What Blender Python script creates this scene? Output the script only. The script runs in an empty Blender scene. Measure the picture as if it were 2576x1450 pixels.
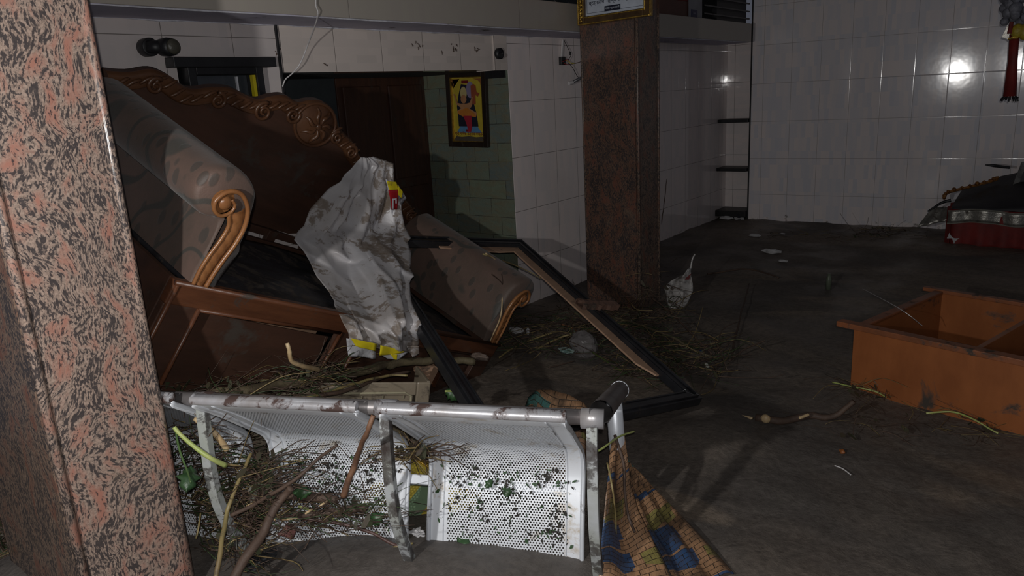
import bpy, math, random
from mathutils import Vector, Matrix, noise
random.seed(7)
S = bpy.context.scene
COL = S.collection
V = Vector
# ------------------------------------------------------------------ camera
R = ((0.60087719, -0.23186022, 0.76497545), (-0.79751371, -0.10921572, 0.59333279), (-0.05402293, -0.96659855, -0.25053694))
CAM = V((0, 0, 1.35)); FPX = 1874.0
cd = bpy.data.cameras.new('camera'); cam = bpy.data.objects.new('camera', cd); COL.objects.link(cam)
cd.sensor_width = 36; cd.lens = FPX / 2576 * 36; cd.clip_start = .02
m = Matrix(((R[0][0], -R[0][1], -R[0][2], 0), (R[1][0], -R[1][1], -R[1][2], 0), (R[2][0], -R[2][1], -R[2][2], 1.35), (0, 0, 0, 1)))
cam.matrix_world = m; S.camera = cam
# ------------------------------------------------------------------ world, lights, exposure
S.view_settings.view_transform = 'Standard'; S.view_settings.look = 'None'; S.view_settings.gamma = 1; S.view_settings.exposure = .35
w = bpy.data.worlds.new('world'); S.world = w; w.use_nodes = True
w.node_tree.nodes['Background'].inputs[0].default_value = (.75, .8, 1, 1); w.node_tree.nodes['Background'].inputs[1].default_value = .06
def lamp(name, loc, power, radius, col=(1, 1, 1)):
    l = bpy.data.lights.new(name, 'POINT'); l.energy = power; l.shadow_soft_size = radius; l.color = col
    o = bpy.data.objects.new(name, l); o.location = loc; COL.objects.link(o); return o
lamp('torch', (-.3, .9, 1.33), 64, .022, (1, .98, .95))
lamp('phone_flash', (-.03, -.03, 1.40), 54, .008, (1, .98, .96))
# ------------------------------------------------------------------ ray helpers (positions measured on real planes)
def ray(px, py):
    d = ((px - 1288) / FPX, (py - 725) / FPX, 1.0)
    return V([sum(R[i][j] * d[j] for j in range(3)) for i in range(3)])
def W(px, py, z=0.0):
    d = ray(px, py); return CAM + d * ((z - 1.35) / d.z)
def PX(px, py, x):
    d = ray(px, py); return CAM + d * (x / d.x)
def PY(px, py, y):
    d = ray(px, py); return CAM + d * (y / d.y)
# ------------------------------------------------------------------ materials
def new_mat(name):
    m = bpy.data.materials.new(name); m.use_nodes = True; nt = m.node_tree
    return m, nt, nt.nodes['Principled BSDF']
def nd(nt, t, **k):
    n = nt.nodes.new(t)
    for a, b in k.items(): setattr(n, a, b)
    return n
def ramp(nt, pts, fac, interp='LINEAR'):
    r = nd(nt, 'ShaderNodeValToRGB'); cr = r.color_ramp; cr.interpolation = interp
    while len(cr.elements) > len(pts): cr.elements.remove(cr.elements[-1])
    while len(cr.elements) < len(pts): cr.elements.new(.5)
    for e, (p, c) in zip(cr.elements, pts):
        e.position = p; e.color = (c, c, c, 1) if isinstance(c, (int, float)) else (*c[:3], 1)
    nt.links.new(fac, r.inputs[0]); return r.outputs[0]
def noi(nt, vec, scale, detail=4, rough=.55, dist=0):
    n = nd(nt, 'ShaderNodeTexNoise'); n.inputs['Scale'].default_value = scale; n.inputs['Detail'].default_value = detail
    n.inputs['Roughness'].default_value = rough; n.inputs['Distortion'].default_value = dist
    if vec: nt.links.new(vec, n.inputs['Vector'])
    return n
def mixc(nt, fac, a, b, mode='MIX'):
    n = nd(nt, 'ShaderNodeMix', data_type='RGBA', blend_type=mode)
    for i, v in ((0, fac), (6, a), (7, b)):
        if hasattr(v, 'is_linked') or hasattr(v, 'links'): nt.links.new(v, n.inputs[i])
        elif i == 0: n.inputs[0].default_value = v
        else: n.inputs[i].default_value = (*v[:3], 1)
    return n.outputs[2]
def mth(nt, op, a, b=0.0, c=0.0):
    n = nd(nt, 'ShaderNodeMath', operation=op)
    for i, v in enumerate((a, b, c)):
        if hasattr(v, 'links'): nt.links.new(v, n.inputs[i])
        else: n.inputs[i].default_value = v
    return n.outputs[0]
def bump(nt, bsdf, h, strength=.3, dist=.01, prev=None):
    b = nd(nt, 'ShaderNodeBump'); b.inputs['Strength'].default_value = strength; b.inputs['Distance'].default_value = dist
    nt.links.new(h, b.inputs['Height'])
    if prev: nt.links.new(prev, b.inputs['Normal'])
    nt.links.new(b.outputs[0], bsdf.inputs['Normal']); return b.outputs[0]
def ocoord(nt, scale=(1, 1, 1), rot=(0, 0, 0)):
    t = nd(nt, 'ShaderNodeTexCoord'); mp = nd(nt, 'ShaderNodeMapping')
    mp.inputs['Scale'].default_value = scale; mp.inputs['Rotation'].default_value = rot
    nt.links.new(t.outputs['Object'], mp.inputs['Vector']); return mp.outputs[0]
MUD = (.046, .034, .026)
def M(name, c1, c2=None, scale=8, rough=.6, metal=0, bmp=.2, bscale=60, dirt=0.0, dscale=5, stretch=(1, 1, 1), spec=.5, mud=MUD, coat=0, dlow=0):
    """general surface: two tones, fine bump and a shaped layer of dried mud"""
    m, nt, b = new_mat(name); vec = ocoord(nt, stretch); c2 = c2 or tuple(x * .7 for x in c1)
    n = noi(nt, vec, scale, 6, .6); c = mixc(nt, ramp(nt, [(.35, 0), (.65, 1)], n.outputs[0]), c1, c2)
    b.inputs['Roughness'].default_value = rough; b.inputs['Metallic'].default_value = metal
    b.inputs['Specular IOR Level'].default_value = spec; b.inputs['Coat Weight'].default_value = coat
    if dirt:
        v2 = ocoord(nt); d = noi(nt, v2, dscale, 8, .68, .4)
        dv = d.outputs[0]
        if dlow: dv = mth(nt, 'ADD', mth(nt, 'MULTIPLY', d.outputs[0], .5), mth(nt, 'MULTIPLY', noi(nt, v2, dlow, 3, .5, .6).outputs[0], .5))
        f = ramp(nt, [(.62 - dirt * .3, 0), (.70 - dirt * .3, 1)] if not dlow else [(.60 - dirt * .3, 0), (.63 - dirt * .3, .75), (.72 - dirt * .3, 1)], dv)
        c = mixc(nt, f, c, mud)
        nt.links.new(mth(nt, 'ADD', rough, mth(nt, 'MULTIPLY', f, .8 - rough)), b.inputs['Roughness'])
        if metal: nt.links.new(mth(nt, 'MULTIPLY', mth(nt, 'SUBTRACT', 1, f), metal), b.inputs['Metallic'])
    nt.links.new(c, b.inputs['Base Color'])
    if bmp:
        nb = noi(nt, ocoord(nt, stretch), bscale, 5, .6); bump(nt, b, nb.outputs[0], bmp, .004)
    return m
def tile(name, axis, row=.35, z0=-.072, col=.26, u0=0.0, strip='v', c1=(.84, .735, .705), c2=(.74, .68, .67), grout=(.17, .15, .135), rough=.10, glint=True):
    m, nt, b = new_mat(name)
    t = nd(nt, 'ShaderNodeTexCoord'); s = nd(nt, 'ShaderNodeSeparateXYZ'); nt.links.new(t.outputs['Object'], s.inputs[0])
    u = mth(nt, 'ADD', s.outputs[axis], -u0); z = mth(nt, 'ADD', s.outputs[2], -z0)
    cb = nd(nt, 'ShaderNodeCombineXYZ'); nt.links.new(u, cb.inputs[0]); nt.links.new(z, cb.inputs[1])
    br = nd(nt, 'ShaderNodeTexBrick', offset=0.0, squash=1.0); nt.links.new(cb.outputs[0], br.inputs['Vector'])
    br.inputs['Scale'].default_value = 1; br.inputs['Brick Width'].default_value = col; br.inputs['Row Height'].default_value = row
    br.inputs['Mortar Size'].default_value = .0016; br.inputs['Mortar Smooth'].default_value = .2
    br2 = nd(nt, 'ShaderNodeTexBrick', offset=.37, offset_frequency=2); nt.links.new(cb.outputs[0], br2.inputs['Vector'])
    br2.inputs['Scale'].default_value = 1; br2.inputs['Mortar Size'].default_value = 0.0
    br2.inputs['Color1'].default_value = (*c1, 1); br2.inputs['Color2'].default_value = (*c2, 1)
    if strip == 'v':
        br2.inputs['Brick Width'].default_value = .037; br2.inputs['Row Height'].default_value = .13
    else:
        br2.inputs['Brick Width'].default_value = .13; br2.inputs['Row Height'].default_value = .037
    n = noi(nt, ocoord(nt), 1.7, 4); c = mixc(nt, mth(nt, 'MULTIPLY', n.outputs[0], .5), br2.outputs[0], tuple(x * .92 for x in c2))
    c = mixc(nt, br.outputs['Fac'], c, grout)
    # dried mud splashes low on the wall
    sp = noi(nt, ocoord(nt), 9, 8, .7); hz = mth(nt, 'MULTIPLY', s.outputs[2], 1.2)
    f = ramp(nt, [(.56, 0), (.64, 1)], mth(nt, 'SUBTRACT', sp.outputs[0], mth(nt, 'MINIMUM', mth(nt, 'MAXIMUM', hz, 0), .5)))
    c = mixc(nt, f, c, (.10, .075, .058)); nt.links.new(c, b.inputs['Base Color'])
    nt.links.new(mth(nt, 'ADD', rough, mth(nt, 'MULTIPLY', f, .5)), b.inputs['Roughness'])
    b.inputs['Specular IOR Level'].default_value = .55
    br3 = nd(nt, 'ShaderNodeTexBrick', offset=0.0); nt.links.new(cb.outputs[0], br3.inputs['Vector'])
    br3.inputs['Scale'].default_value = 1; br3.inputs['Brick Width'].default_value = col; br3.inputs['Row Height'].default_value = row
    br3.inputs['Mortar Size'].default_value = .006; br3.inputs['Mortar Smooth'].default_value = 1
    wv = noi(nt, ocoord(nt), 9, 2)
    p = bump(nt, b, mth(nt, 'SUBTRACT', 1, br3.outputs['Fac']), .35, .0012)
    bump(nt, b, wv.outputs[0], .05, .006, p)
    return m
def granite(name, light=(.33, .245, .20), pink=(.31, .145, .108), rough=.22):
    m, nt, b = new_mat(name)
    base = ocoord(nt)
    wn = noi(nt, base, 2.2, 3, .6); wv = nd(nt, 'ShaderNodeVectorMath', operation='SCALE'); nt.links.new(wn.outputs['Color'], wv.inputs[0]); wv.inputs['Scale'].default_value = .26
    ad = nd(nt, 'ShaderNodeVectorMath', operation='ADD'); nt.links.new(base, ad.inputs[0]); nt.links.new(wv.outputs[0], ad.inputs[1])
    mp = nd(nt, 'ShaderNodeMapping'); mp.inputs['Rotation'].default_value = (.25, -.55, .2); mp.inputs['Scale'].default_value = (200, 200, 62); nt.links.new(ad.outputs[0], mp.inputs[0])
    fl = noi(nt, mp.outputs[0], 1.0, 5, .62)
    mp2 = nd(nt, 'ShaderNodeMapping'); mp2.inputs['Rotation'].default_value = (.25, -.55, .2); mp2.inputs['Scale'].default_value = (20, 20, 8); nt.links.new(ad.outputs[0], mp2.inputs[0])
    pk = noi(nt, mp2.outputs[0], 1.0, 4, .6)
    tan = mixc(nt, ramp(nt, [(.40, 0), (.62, 1)], noi(nt, base, 160, 3).outputs[0]), light, tuple(x * .62 for x in light))
    c = mixc(nt, ramp(nt, [(.50, 0), (.66, 1)], pk.outputs[0]), tan, pink)
    dens = mth(nt, 'MULTIPLY', mth(nt, 'SUBTRACT', pk.outputs[0], .5), -.45)
    f = ramp(nt, [(.485, 0), (.56, .9)], mth(nt, 'ADD', fl.outputs[0], dens))
    c = mixc(nt, f, c, (.030, .027, .030))
    dn = noi(nt, base, 6, 8, .7); c = mixc(nt, ramp(nt, [(.60, 0), (.74, .65)], dn.outputs[0]), c, (.16, .11, .075))
    nt.links.new(c, b.inputs['Base Color'])
    nt.links.new(ramp(nt, [(.4, rough), (.7, .55)], dn.outputs[0]), b.inputs['Roughness'])
    bump(nt, b, noi(nt, base, 120, 3).outputs[0], .06, .002)
    return m
def mud_material():
    m, nt, b = new_mat('wet_mud'); v = ocoord(nt)
    big = noi(nt, v, .9, 6, .6, .3); c = mixc(nt, ramp(nt, [(.42, 0), (.6, 1)], big.outputs[0]), (.110, .096, .086), (.175, .142, .115))
    sl = noi(nt, ocoord(nt, (.9, .35, 1), (0, 0, .3)), 1.5, 5, .5, .3); c = mixc(nt, ramp(nt, [(.56, 0), (.60, .8)], sl.outputs[0]), c, (.22, .175, .135))
    fine = noi(nt, v, 38, 8, .7); c = mixc(nt, ramp(nt, [(.35, .55), (.6, 0)], fine.outputs[0]), c, (.050, .042, .037))
    nt.links.new(c, b.inputs['Base Color'])
    nt.links.new(ramp(nt, [(.40, .42), (.6, .8)], noi(nt, v, 2.3, 5).outputs[0]), b.inputs['Roughness'])
    b.inputs['Specular IOR Level'].default_value = .35
    p = bump(nt, b, fine.outputs[0], .5, .012); bump(nt, b, noi(nt, v, 9, 6, .6, .6).outputs[0], .5, .02, p)
    return m
def slate(name):
    m, nt, b = new_mat(name)
    t = nd(nt, 'ShaderNodeTexCoord'); s = nd(nt, 'ShaderNodeSeparateXYZ'); nt.links.new(t.outputs['Object'], s.inputs[0])
    cb = nd(nt, 'ShaderNodeCombineXYZ'); nt.links.new(s.outputs[1], cb.inputs[0]); nt.links.new(s.outputs[2], cb.inputs[1])
    br = nd(nt, 'ShaderNodeTexBrick', offset=.42, offset_frequency=2, squash=1.6, squash_frequency=3); nt.links.new(cb.outputs[0], br.inputs['Vector'])
    br.inputs['Scale'].default_value = 1; br.inputs['Brick Width'].default_value = .19; br.inputs['Row Height'].default_value = .118; br.inputs['Mortar Size'].default_value = .0018
    br.inputs['Color1'].default_value = (.155, .185, .130, 1); br.inputs['Color2'].default_value = (.115, .145, .145, 1); br.inputs['Mortar'].default_value = (.04, .04, .035, 1); br.inputs['Bias'].default_value = -.1
    n = noi(nt, ocoord(nt, (1, 1, 2.2)), 11, 8, .65, .5)
    c = mixc(nt, ramp(nt, [(.42, 0), (.64, .75)], n.outputs[0]), br.outputs[0], (.17, .15, .095))
    nt.links.new(c, b.inputs['Base Color']); b.inputs['Roughness'].default_value = .6
    p = bump(nt, b, n.outputs[0], .6, .012); bump(nt, b, mth(nt, 'SUBTRACT', 1, br.outputs['Fac']), .8, .003, p)
    return m
def perforated(name, pitch=.0092, hole=.30):
    """painted steel sheet with a staggered grid of round punched holes, inside the margins marked in the UV map"""
    m, nt, b = new_mat(name)
    uv = nd(nt, 'ShaderNodeUVMap'); uv.uv_map = 'UVMap'; s = nd(nt, 'ShaderNodeSeparateXYZ'); nt.links.new(uv.outputs[0], s.inputs[0])
    U, Wv = s.outputs[0], s.outputs[1]
    rowh = pitch * .80
    r = mth(nt, 'DIVIDE', Wv, rowh); odd = mth(nt, 'MODULO', mth(nt, 'FLOOR', r), 2)
    fv = mth(nt, 'MULTIPLY', mth(nt, 'SUBTRACT', mth(nt, 'FRACT', r), .5), rowh / pitch)
    fu = mth(nt, 'SUBTRACT', mth(nt, 'FRACT', mth(nt, 'ADD', mth(nt, 'DIVIDE', U, pitch), mth(nt, 'MULTIPLY', odd, .5))), .5)
    d = mth(nt, 'SQRT', mth(nt, 'ADD', mth(nt, 'MULTIPLY', fu, fu), mth(nt, 'MULTIPLY', fv, fv)))
    h = mth(nt, 'LESS_THAN', d, hole)
    for a, lo, hi in ((U, .062, .418), (Wv, .085, 9)):
        h = mth(nt, 'MULTIPLY', h, mth(nt, 'GREATER_THAN', a, lo)); h = mth(nt, 'MULTIPLY', h, mth(nt, 'LESS_THAN', a, hi))
    v = ocoord(nt); n = noi(nt, v, 7, 8, .72, .5); n2 = noi(nt, v, 28, 8, .75)
    c = mixc(nt, ramp(nt, [(.56, 0), (.68, .75)], n.outputs[0]), (.80, .83, .88), (.42, .30, .14))
    g = ramp(nt, [(.60, 0), (.64, 1)], mth(nt, 'ADD', mth(nt, 'MULTIPLY', n2.outputs[0], .6), mth(nt, 'MULTIPLY', n.outputs[0], .42)))
    c = mixc(nt, g, c, (.035, .028, .018)); nt.links.new(c, b.inputs['Base Color'])
    b.inputs['Metallic'].default_value = .25; b.inputs['Roughness'].default_value = .42
    tr = nd(nt, 'ShaderNodeBsdfTransparent'); mx = nd(nt, 'ShaderNodeMixShader'); out = nt.nodes['Material Output']
    nt.links.new(h, mx.inputs[0]); nt.links.new(b.outputs[0], mx.inputs[1]); nt.links.new(tr.outputs[0], mx.inputs[2]); nt.links.new(mx.outputs[0], out.inputs[0])
    return m
def brocade(name):
    """mud-stained brown upholstery with a trailing leaf pattern woven in"""
    m, nt, b = new_mat(name); v = ocoord(nt)
    vo = nd(nt, 'ShaderNodeTexVoronoi', feature='F1'); vo.inputs['Scale'].default_value = 19; vo.inputs['Randomness'].default_value = .8
    mp = nd(nt, 'ShaderNodeMapping'); mp.inputs['Rotation'].default_value = (.4, .6, .5); mp.inputs['Scale'].default_value = (1, 1.0, .55); nt.links.new(v, mp.inputs[0]); nt.links.new(mp.outputs[0], vo.inputs['Vector'])
    leaf = ramp(nt, [(.24, 1), (.31, 0)], vo.outputs[0])
    wv = nd(nt, 'ShaderNodeTexWave', wave_type='RINGS', rings_direction='SPHERICAL'); wv.inputs['Scale'].default_value = 2.0; wv.inputs['Distortion'].default_value = 9; wv.inputs['Detail'].default_value = 1.0; wv.inputs['Detail Scale'].default_value = 1.6
    nt.links.new(v, wv.inputs['Vector']); stem = ramp(nt, [(.93, 0), (.98, 1)], wv.outputs['Fac'])
    n = noi(nt, v, 5, 7, .65); base = mixc(nt, ramp(nt, [(.38, 0), (.62, 1)], n.outputs[0]), (.120, .074, .058), (.085, .058, .045))
    c = mixc(nt, mth(nt, 'MULTIPLY', leaf, .6), base, (.036, .036, .032)); c = mixc(nt, mth(nt, 'MULTIPLY', stem, .9), c, (.045, .042, .036))
    nt.links.new(c, b.inputs['Base Color']); b.inputs['Roughness'].default_value = .62; b.inputs['Sheen Weight'].default_value = .15
    p = bump(nt, b, leaf, .35, .002); bump(nt, b, noi(nt, v, 160, 3).outputs[0], .3, .002, p)
    return m
def weave(name):
    m, nt, b = new_mat(name)
    uv = nd(nt, 'ShaderNodeUVMap'); uv.uv_map = 'UVMap'
    br = nd(nt, 'ShaderNodeTexBrick', offset=.5); nt.links.new(uv.outputs[0], br.inputs['Vector'])
    br.inputs['Scale'].default_value = 1; br.inputs['Brick Width'].default_value = .046; br.inputs['Row Height'].default_value = .021; br.inputs['Mortar Size'].default_value = .0012; br.inputs['Mortar Smooth'].default_value = .6
    mp = nd(nt, 'ShaderNodeMapping'); mp.inputs['Scale'].default_value = (5, 9, 1); nt.links.new(uv.outputs[0], mp.inputs[0])
    vo = nd(nt, 'ShaderNodeTexVoronoi', feature='F1', distance='CHEBYCHEV'); vo.inputs['Scale'].default_value = 1.3; vo.inputs['Randomness'].default_value = .7; nt.links.new(mp.outputs[0], vo.inputs['Vector'])
    sx = nd(nt, 'ShaderNodeSeparateColor'); nt.links.new(vo.outputs['Color'], sx.inputs[0])
    c = ramp(nt, [(0, (.33, .185, .10)), (.56, (.045, .17, .16)), (.70, (.03, .07, .16)), (.80, (.30, .17, .10)), (.94, (.22, .19, .06))], sx.outputs[0], 'CONSTANT')
    st = nd(nt, 'ShaderNodeMapping'); st.inputs['Scale'].default_value = (320, 14, 1); nt.links.new(uv.outputs[0], st.inputs[0]); sn = noi(nt, st.outputs[0], 1, 3)
    c = mixc(nt, ramp(nt, [(.3, .5), (.6, 0)], sn.outputs[0]), c, (.07, .05, .035)); c = mixc(nt, br.outputs['Fac'], c, (.03, .022, .016))
    dn = noi(nt, ocoord(nt), 7, 7, .7); 
    c = mixc(nt, ramp(nt, [(.48, 0), (.66, .85)], dn.outputs[0]), c, MUD); nt.links.new(c, b.inputs['Base Color'])
    b.inputs['Roughness'].default_value = .38
    p = bump(nt, b, mth(nt, 'SUBTRACT', 1, br.outputs['Fac']), .8, .003); bump(nt, b, sn.outputs[0], .4, .002, p)
    return m
def glass_mat(name):
    m, nt, b = new_mat(name); b.inputs['Base Color'].default_value = (.8, .85, .85, 1); b.inputs['Roughness'].default_value = .12; b.inputs['Transmission Weight'].default_value = 1; b.inputs['IOR'].default_value = 1.3
    return m
def flat(name, c, rough=.5, metal=0, spec=.5): return M(name, c, tuple(x * .85 for x in c), 20, rough, metal, .05, 80, 0, spec=spec)

T_PART = tile('wall_tile_partition', 0, .343, -.062, .26, 4.25)
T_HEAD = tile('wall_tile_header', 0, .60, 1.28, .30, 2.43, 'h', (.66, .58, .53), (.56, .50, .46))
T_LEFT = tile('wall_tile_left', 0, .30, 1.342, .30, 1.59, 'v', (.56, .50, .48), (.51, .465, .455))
T_RIGHT = tile('wall_tile_right', 1, .356, -.10, .2585, -.11, c1=(.90, .79, .75), c2=(.70, .685, .73), grout=(.36, .32, .30))
T_BACK = tile('wall_tile_back', 0, .343, -.062, .30, 5.4, rough=.05)
T_NICHE = tile('wall_tile_niche', 1, .36, -.09, .30, 2.6, 'h', rough=.05)
T_BEAM = tile('beam_stone', 0, .9, 1.4, 1.22, 1.05, 'v', (.36, .33, .285), (.35, .315, .28), rough=.35)
PLASTER = M('plaster_underside', (.46, .44, .55), (.55, .52, .62), 6, .8, bmp=.3, bscale=40, dirt=.1)
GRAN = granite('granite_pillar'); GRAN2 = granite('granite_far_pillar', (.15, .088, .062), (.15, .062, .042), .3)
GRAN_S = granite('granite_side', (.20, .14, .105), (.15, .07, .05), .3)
MUDM = mud_material(); SLATE = slate('slate_cladding')
DARKWOOD = M('dark_door_wood', (.055, .022, .012), (.036, .015, .009), 6, .45, stretch=(6, 6, .7), dirt=.12)
DARK = M('black_grime', (.014, .014, .016), (.008, .008, .009), 9, .5)
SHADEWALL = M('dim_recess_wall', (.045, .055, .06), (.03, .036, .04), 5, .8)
WOOD = M('sofa_wood', (.115, .043, .020), (.075, .028, .014), 5, .36, bmp=.12, stretch=(1, 4, 6), dirt=.10, dscale=6)
WOODP = M('sofa_panel_wood', (.066, .030, .019), (.042, .021, .014), 4, .5, bmp=.12, stretch=(1, 3, 4), dirt=.16, dscale=5)
CARVE = M('sofa_carved_wood', (.105, .045, .020), (.065, .028, .014), 7, .38, bmp=.2, bscale=90)
SCROLL = M('carved_scroll_wood', (.30, .135, .05), (.21, .085, .032), 9, .3, bmp=.1)
FABRIC = brocade('brocade'); SEATM = M('seat_lining', (.030, .030, .036), (.018, .016, .018), 7, .55, bmp=.5, bscale=22, dirt=.35, dscale=9, mud=(.065, .05, .04), stretch=(1, 3, 1))
STEEL = M('painted_steel', (.70, .73, .78), (.60, .63, .68), 8, .38, .3, bmp=.05, dirt=.12, dscale=9)
STEELR = M('rusty_steel', (.52, .53, .57), (.36, .34, .34), 8, .36, .4, bmp=.1, dirt=.34, dscale=13, mud=(.06, .035, .03))
STEELD = M('chipped_bracket_paint', (.34, .36, .33), (.42, .44, .46), 12, .45, .1, bmp=.1, dirt=.42, dscale=22, dlow=6, mud=(.03, .02, .017))
STEELG = M('grey_pipe', (.30, .28, .28), (.20, .18, .18), 8, .4, .5, bmp=.06, dirt=.12)
PERF = perforated('perforated_sheet')
BLACKF = M('black_frame_paint', (.020, .021, .024), (.011, .011, .013), 10, .33, bmp=.15, dirt=.10, dscale=7)
PLY = M('bare_plywood', (.42, .265, .175), (.34, .21, .14), 7, .55, stretch=(1, 5, 5), dirt=.12, dscale=6)
TARP = M('white_plastic_sheet', (.50, .49, .51), (.40, .37, .36), 4, .34, bmp=.25, bscale=30, dirt=.33, dscale=24, mud=(.17, .13, .098), dlow=5)
YEL = M('yellow_print', (.75, .62, .02), (.68, .55, .02), 5, .35, dirt=.06)
REDP = M('red_print', (.42, .015, .02), (.36, .012, .02), 5, .35); WHITEP = M('white_print', (.62, .62, .66), None, 5, .4, dirt=.1)
MATW = weave('woven_palm_mat')
CAB = M('varnished_cabinet', (.300, .100, .032), (.230, .074, .024), 4, .36, bmp=.08, stretch=(2, 1, 1), dirt=.05, dscale=5)
CABD = M('cabinet_edge', (.26, .085, .032), (.16, .055, .022), 9, .45, dirt=.2, dscale=12)
REDC = M('red_cloth', (.20, .014, .010), (.12, .01, .008), 9, .7, bmp=.3)
SILV = M('silver_trim', (.42, .40, .36), (.22, .21, .19), 20, .3, .7, bmp=.5, bscale=70, dirt=.2)
GOLD = M('gold_moulding', (.72, .47, .09), (.35, .2, .04), 40, .25, .8, bmp=.6, bscale=160)
BRONZE = M('bronze_moulding', (.13, .075, .03), (.07, .04, .02), 20, .3, .4, bmp=.1)
CRATE = M('beige_plastic', (.25, .205, .15), (.20, .165, .12), 6, .42, dirt=.25, dscale=5)
STRAW = M('straw_stem', (.27, .22, .09), (.17, .12, .055), 9, .5, dirt=.15)
GREENST = M('green_stem', (.30, .38, .10), (.42, .44, .17), 6, .45, stretch=(3, 3, 3))
BARK = M('bark', (.085, .052, .035), (.05, .030, .022), 14, .7, bmp=.8, bscale=45)
BARKG = M('mossy_bark', (.105, .085, .045), (.07, .052, .032), 14, .7, bmp=.8, bscale=45)
PEEL = M('peeled_wood', (.55, .42, .25), (.42, .29, .15), 12, .5, bmp=.3)
LEAF = M('leaf_green', (.035, .085, .030), (.022, .055, .020), 9, .4, bmp=.4)
BAGM = M('white_bag', (.42, .41, .40), (.28, .26, .25), 9, .4, bmp=.4, bscale=20, dirt=.2)
CLEAR = M('cloudy_plastic', (.16, .15, .15), (.11, .10, .10), 9, .22, bmp=.3)
PAPER = M('litter_paper', (.5, .5, .52), (.38, .37, .37), 9, .6, dirt=.1)
WIREM = flat('white_wire', (.62, .6, .6)); BLACKW = flat('black_wire', (.02, .02, .02))
# ------------------------------------------------------------------ mesh helpers
class MB:
    def __init__(s): s.v = []; s.f = []; s.uv = {}
    def add(s, vs, fs, uvs=None):
        o = len(s.v); s.v += [tuple(p) for p in vs]
        for i, f in enumerate(fs):
            s.f.append(tuple(o + k for k in f))
            if uvs: s.uv[len(s.f) - 1] = [uvs[k] for k in f]
        return s
    def box(s, a, b, mtx=None):
        (x0, y0, z0), (x1, y1, z1) = a, b
        vs = [V((x, y, z)) for x in (x0, x1) for y in (y0, y1) for z in (z0, z1)]
        if mtx: vs = [mtx @ p for p in vs]
        return s.add(vs, [(0, 1, 3, 2), (4, 6, 7, 5), (0, 4, 5, 1), (2, 3, 7, 6), (0, 2, 6, 4), (1, 5, 7, 3)])
    def tube(s, pts, r, n=10, cap=True, flat=1.0):
        pts = [V(p) for p in pts]; k = len(pts); rs = r if isinstance(r, (list, tuple)) else [r] * k
        ref = None; rings = []
        for i, p in enumerate(pts):
            d = (pts[min(i + 1, k - 1)] - pts[max(i - 1, 0)]); d = d.normalized() if d.length > 1e-9 else V((0, 0, 1))
            if ref is None: ref = d.orthogonal().normalized()
            a = (ref - d * ref.dot(d)); a = a.normalized() if a.length > 1e-6 else d.orthogonal().normalized(); ref = a; c = d.cross(a)
            rings.append([p + (a * math.cos(2 * math.pi * j / n) + c * math.sin(2 * math.pi * j / n) * flat) * rs[i] for j in range(n)])
        vs = [q for rg in rings for q in rg]; fs = [(i * n + j, i * n + (j + 1) % n, (i + 1) * n + (j + 1) % n, (i + 1) * n + j) for i in range(k - 1) for j in range(n)]
        if cap: fs += [tuple(range(n))[::-1], tuple((k - 1) * n + j for j in range(n))]
        return s.add(vs, fs)
    def bar(s, a, b, w, h, up=(0, 0, 1)):
        a, b = V(a), V(b); d = (b - a).normalized(); u = V(up); u = (u - d * u.dot(d)).normalized(); t = d.cross(u)
        vs = [p + t * (i * w / 2) + u * (j * h / 2) for p in (a, b) for i, j in ((-1, -1), (1, -1), (1, 1), (-1, 1))]
        return s.add(vs, [(0, 1, 2, 3)[::-1], (4, 5, 6, 7), (0, 1, 5, 4), (1, 2, 6, 5), (2, 3, 7, 6), (3, 0, 4, 7)])
    def grid(s, rows, uvs=None):
        n = len(rows[0]); vs = [p for r in rows for p in r]
        fs = [(i * n + j, i * n + j + 1, (i + 1) * n + j + 1, (i + 1) * n + j) for i in range(len(rows) - 1) for j in range(n - 1)]
        return s.add(vs, fs, [u for r in uvs for u in r] if uvs else None)
    def prism(s, poly, a, b):
        """poly: list of points -> function of t? here closed polygon at offset vectors a and b"""
        n = len(poly); a, b = V(a), V(b)
        vs = [V(p) + a for p in poly] + [V(p) + b for p in poly]
        return s.add(vs, [tuple(range(n))[::-1], tuple(range(n, 2 * n))] + [(i, (i + 1) % n, (i + 1) % n + n, i + n) for i in range(n)])
    def ball(s, c, r, n=12, k=8):
        c = V(c); rr = V(r) if not isinstance(r, (int, float)) else V((r, r, r))
        rows = [[c + V((rr.x * math.sin(math.pi * i / k) * math.cos(2 * math.pi * j / n), rr.y * math.sin(math.pi * i / k) * math.sin(2 * math.pi * j / n), rr.z * math.cos(math.pi * i / k))) for j in range(n + 1)] for i in range(k + 1)]
        return s.grid(rows)
    def build(s, name, mat, parent=None, smooth=False, bevel=0, solid=0, sub=0, angle=35):
        me = bpy.data.meshes.new(name); me.from_pydata(s.v, [], s.f); me.update()
        if s.uv:
            l = me.uv_layers.new(name='UVMap')
            for p in me.polygons:
                if p.index in s.uv:
                    for li, u in zip(p.loop_indices, s.uv[p.index]): l.data[li].uv = u
        me.materials.append(mat); o = bpy.data.objects.new(name, me); COL.objects.link(o)
        if parent: o.parent = parent
        if smooth: me.polygons.foreach_set('use_smooth', [True] * len(me.polygons))
        if solid: x = o.modifiers.new('s', 'SOLIDIFY'); x.thickness = solid; x.offset = 0
        if bevel: x = o.modifiers.new('b', 'BEVEL'); x.width = bevel; x.segments = 2; x.limit_method = 'ANGLE'
        if sub: x = o.modifiers.new('u', 'SUBSURF'); x.levels = sub; x.render_levels = sub
        return o
def tag(o, label, cat, group=None, kind=None):
    o['label'] = label; o['category'] = cat
    if group: o['group'] = group
    if kind: o['kind'] = kind
    return o
def struct(o, label=None):
    o['kind'] = 'structure'
    if label: o['label'] = label
    return o
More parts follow.
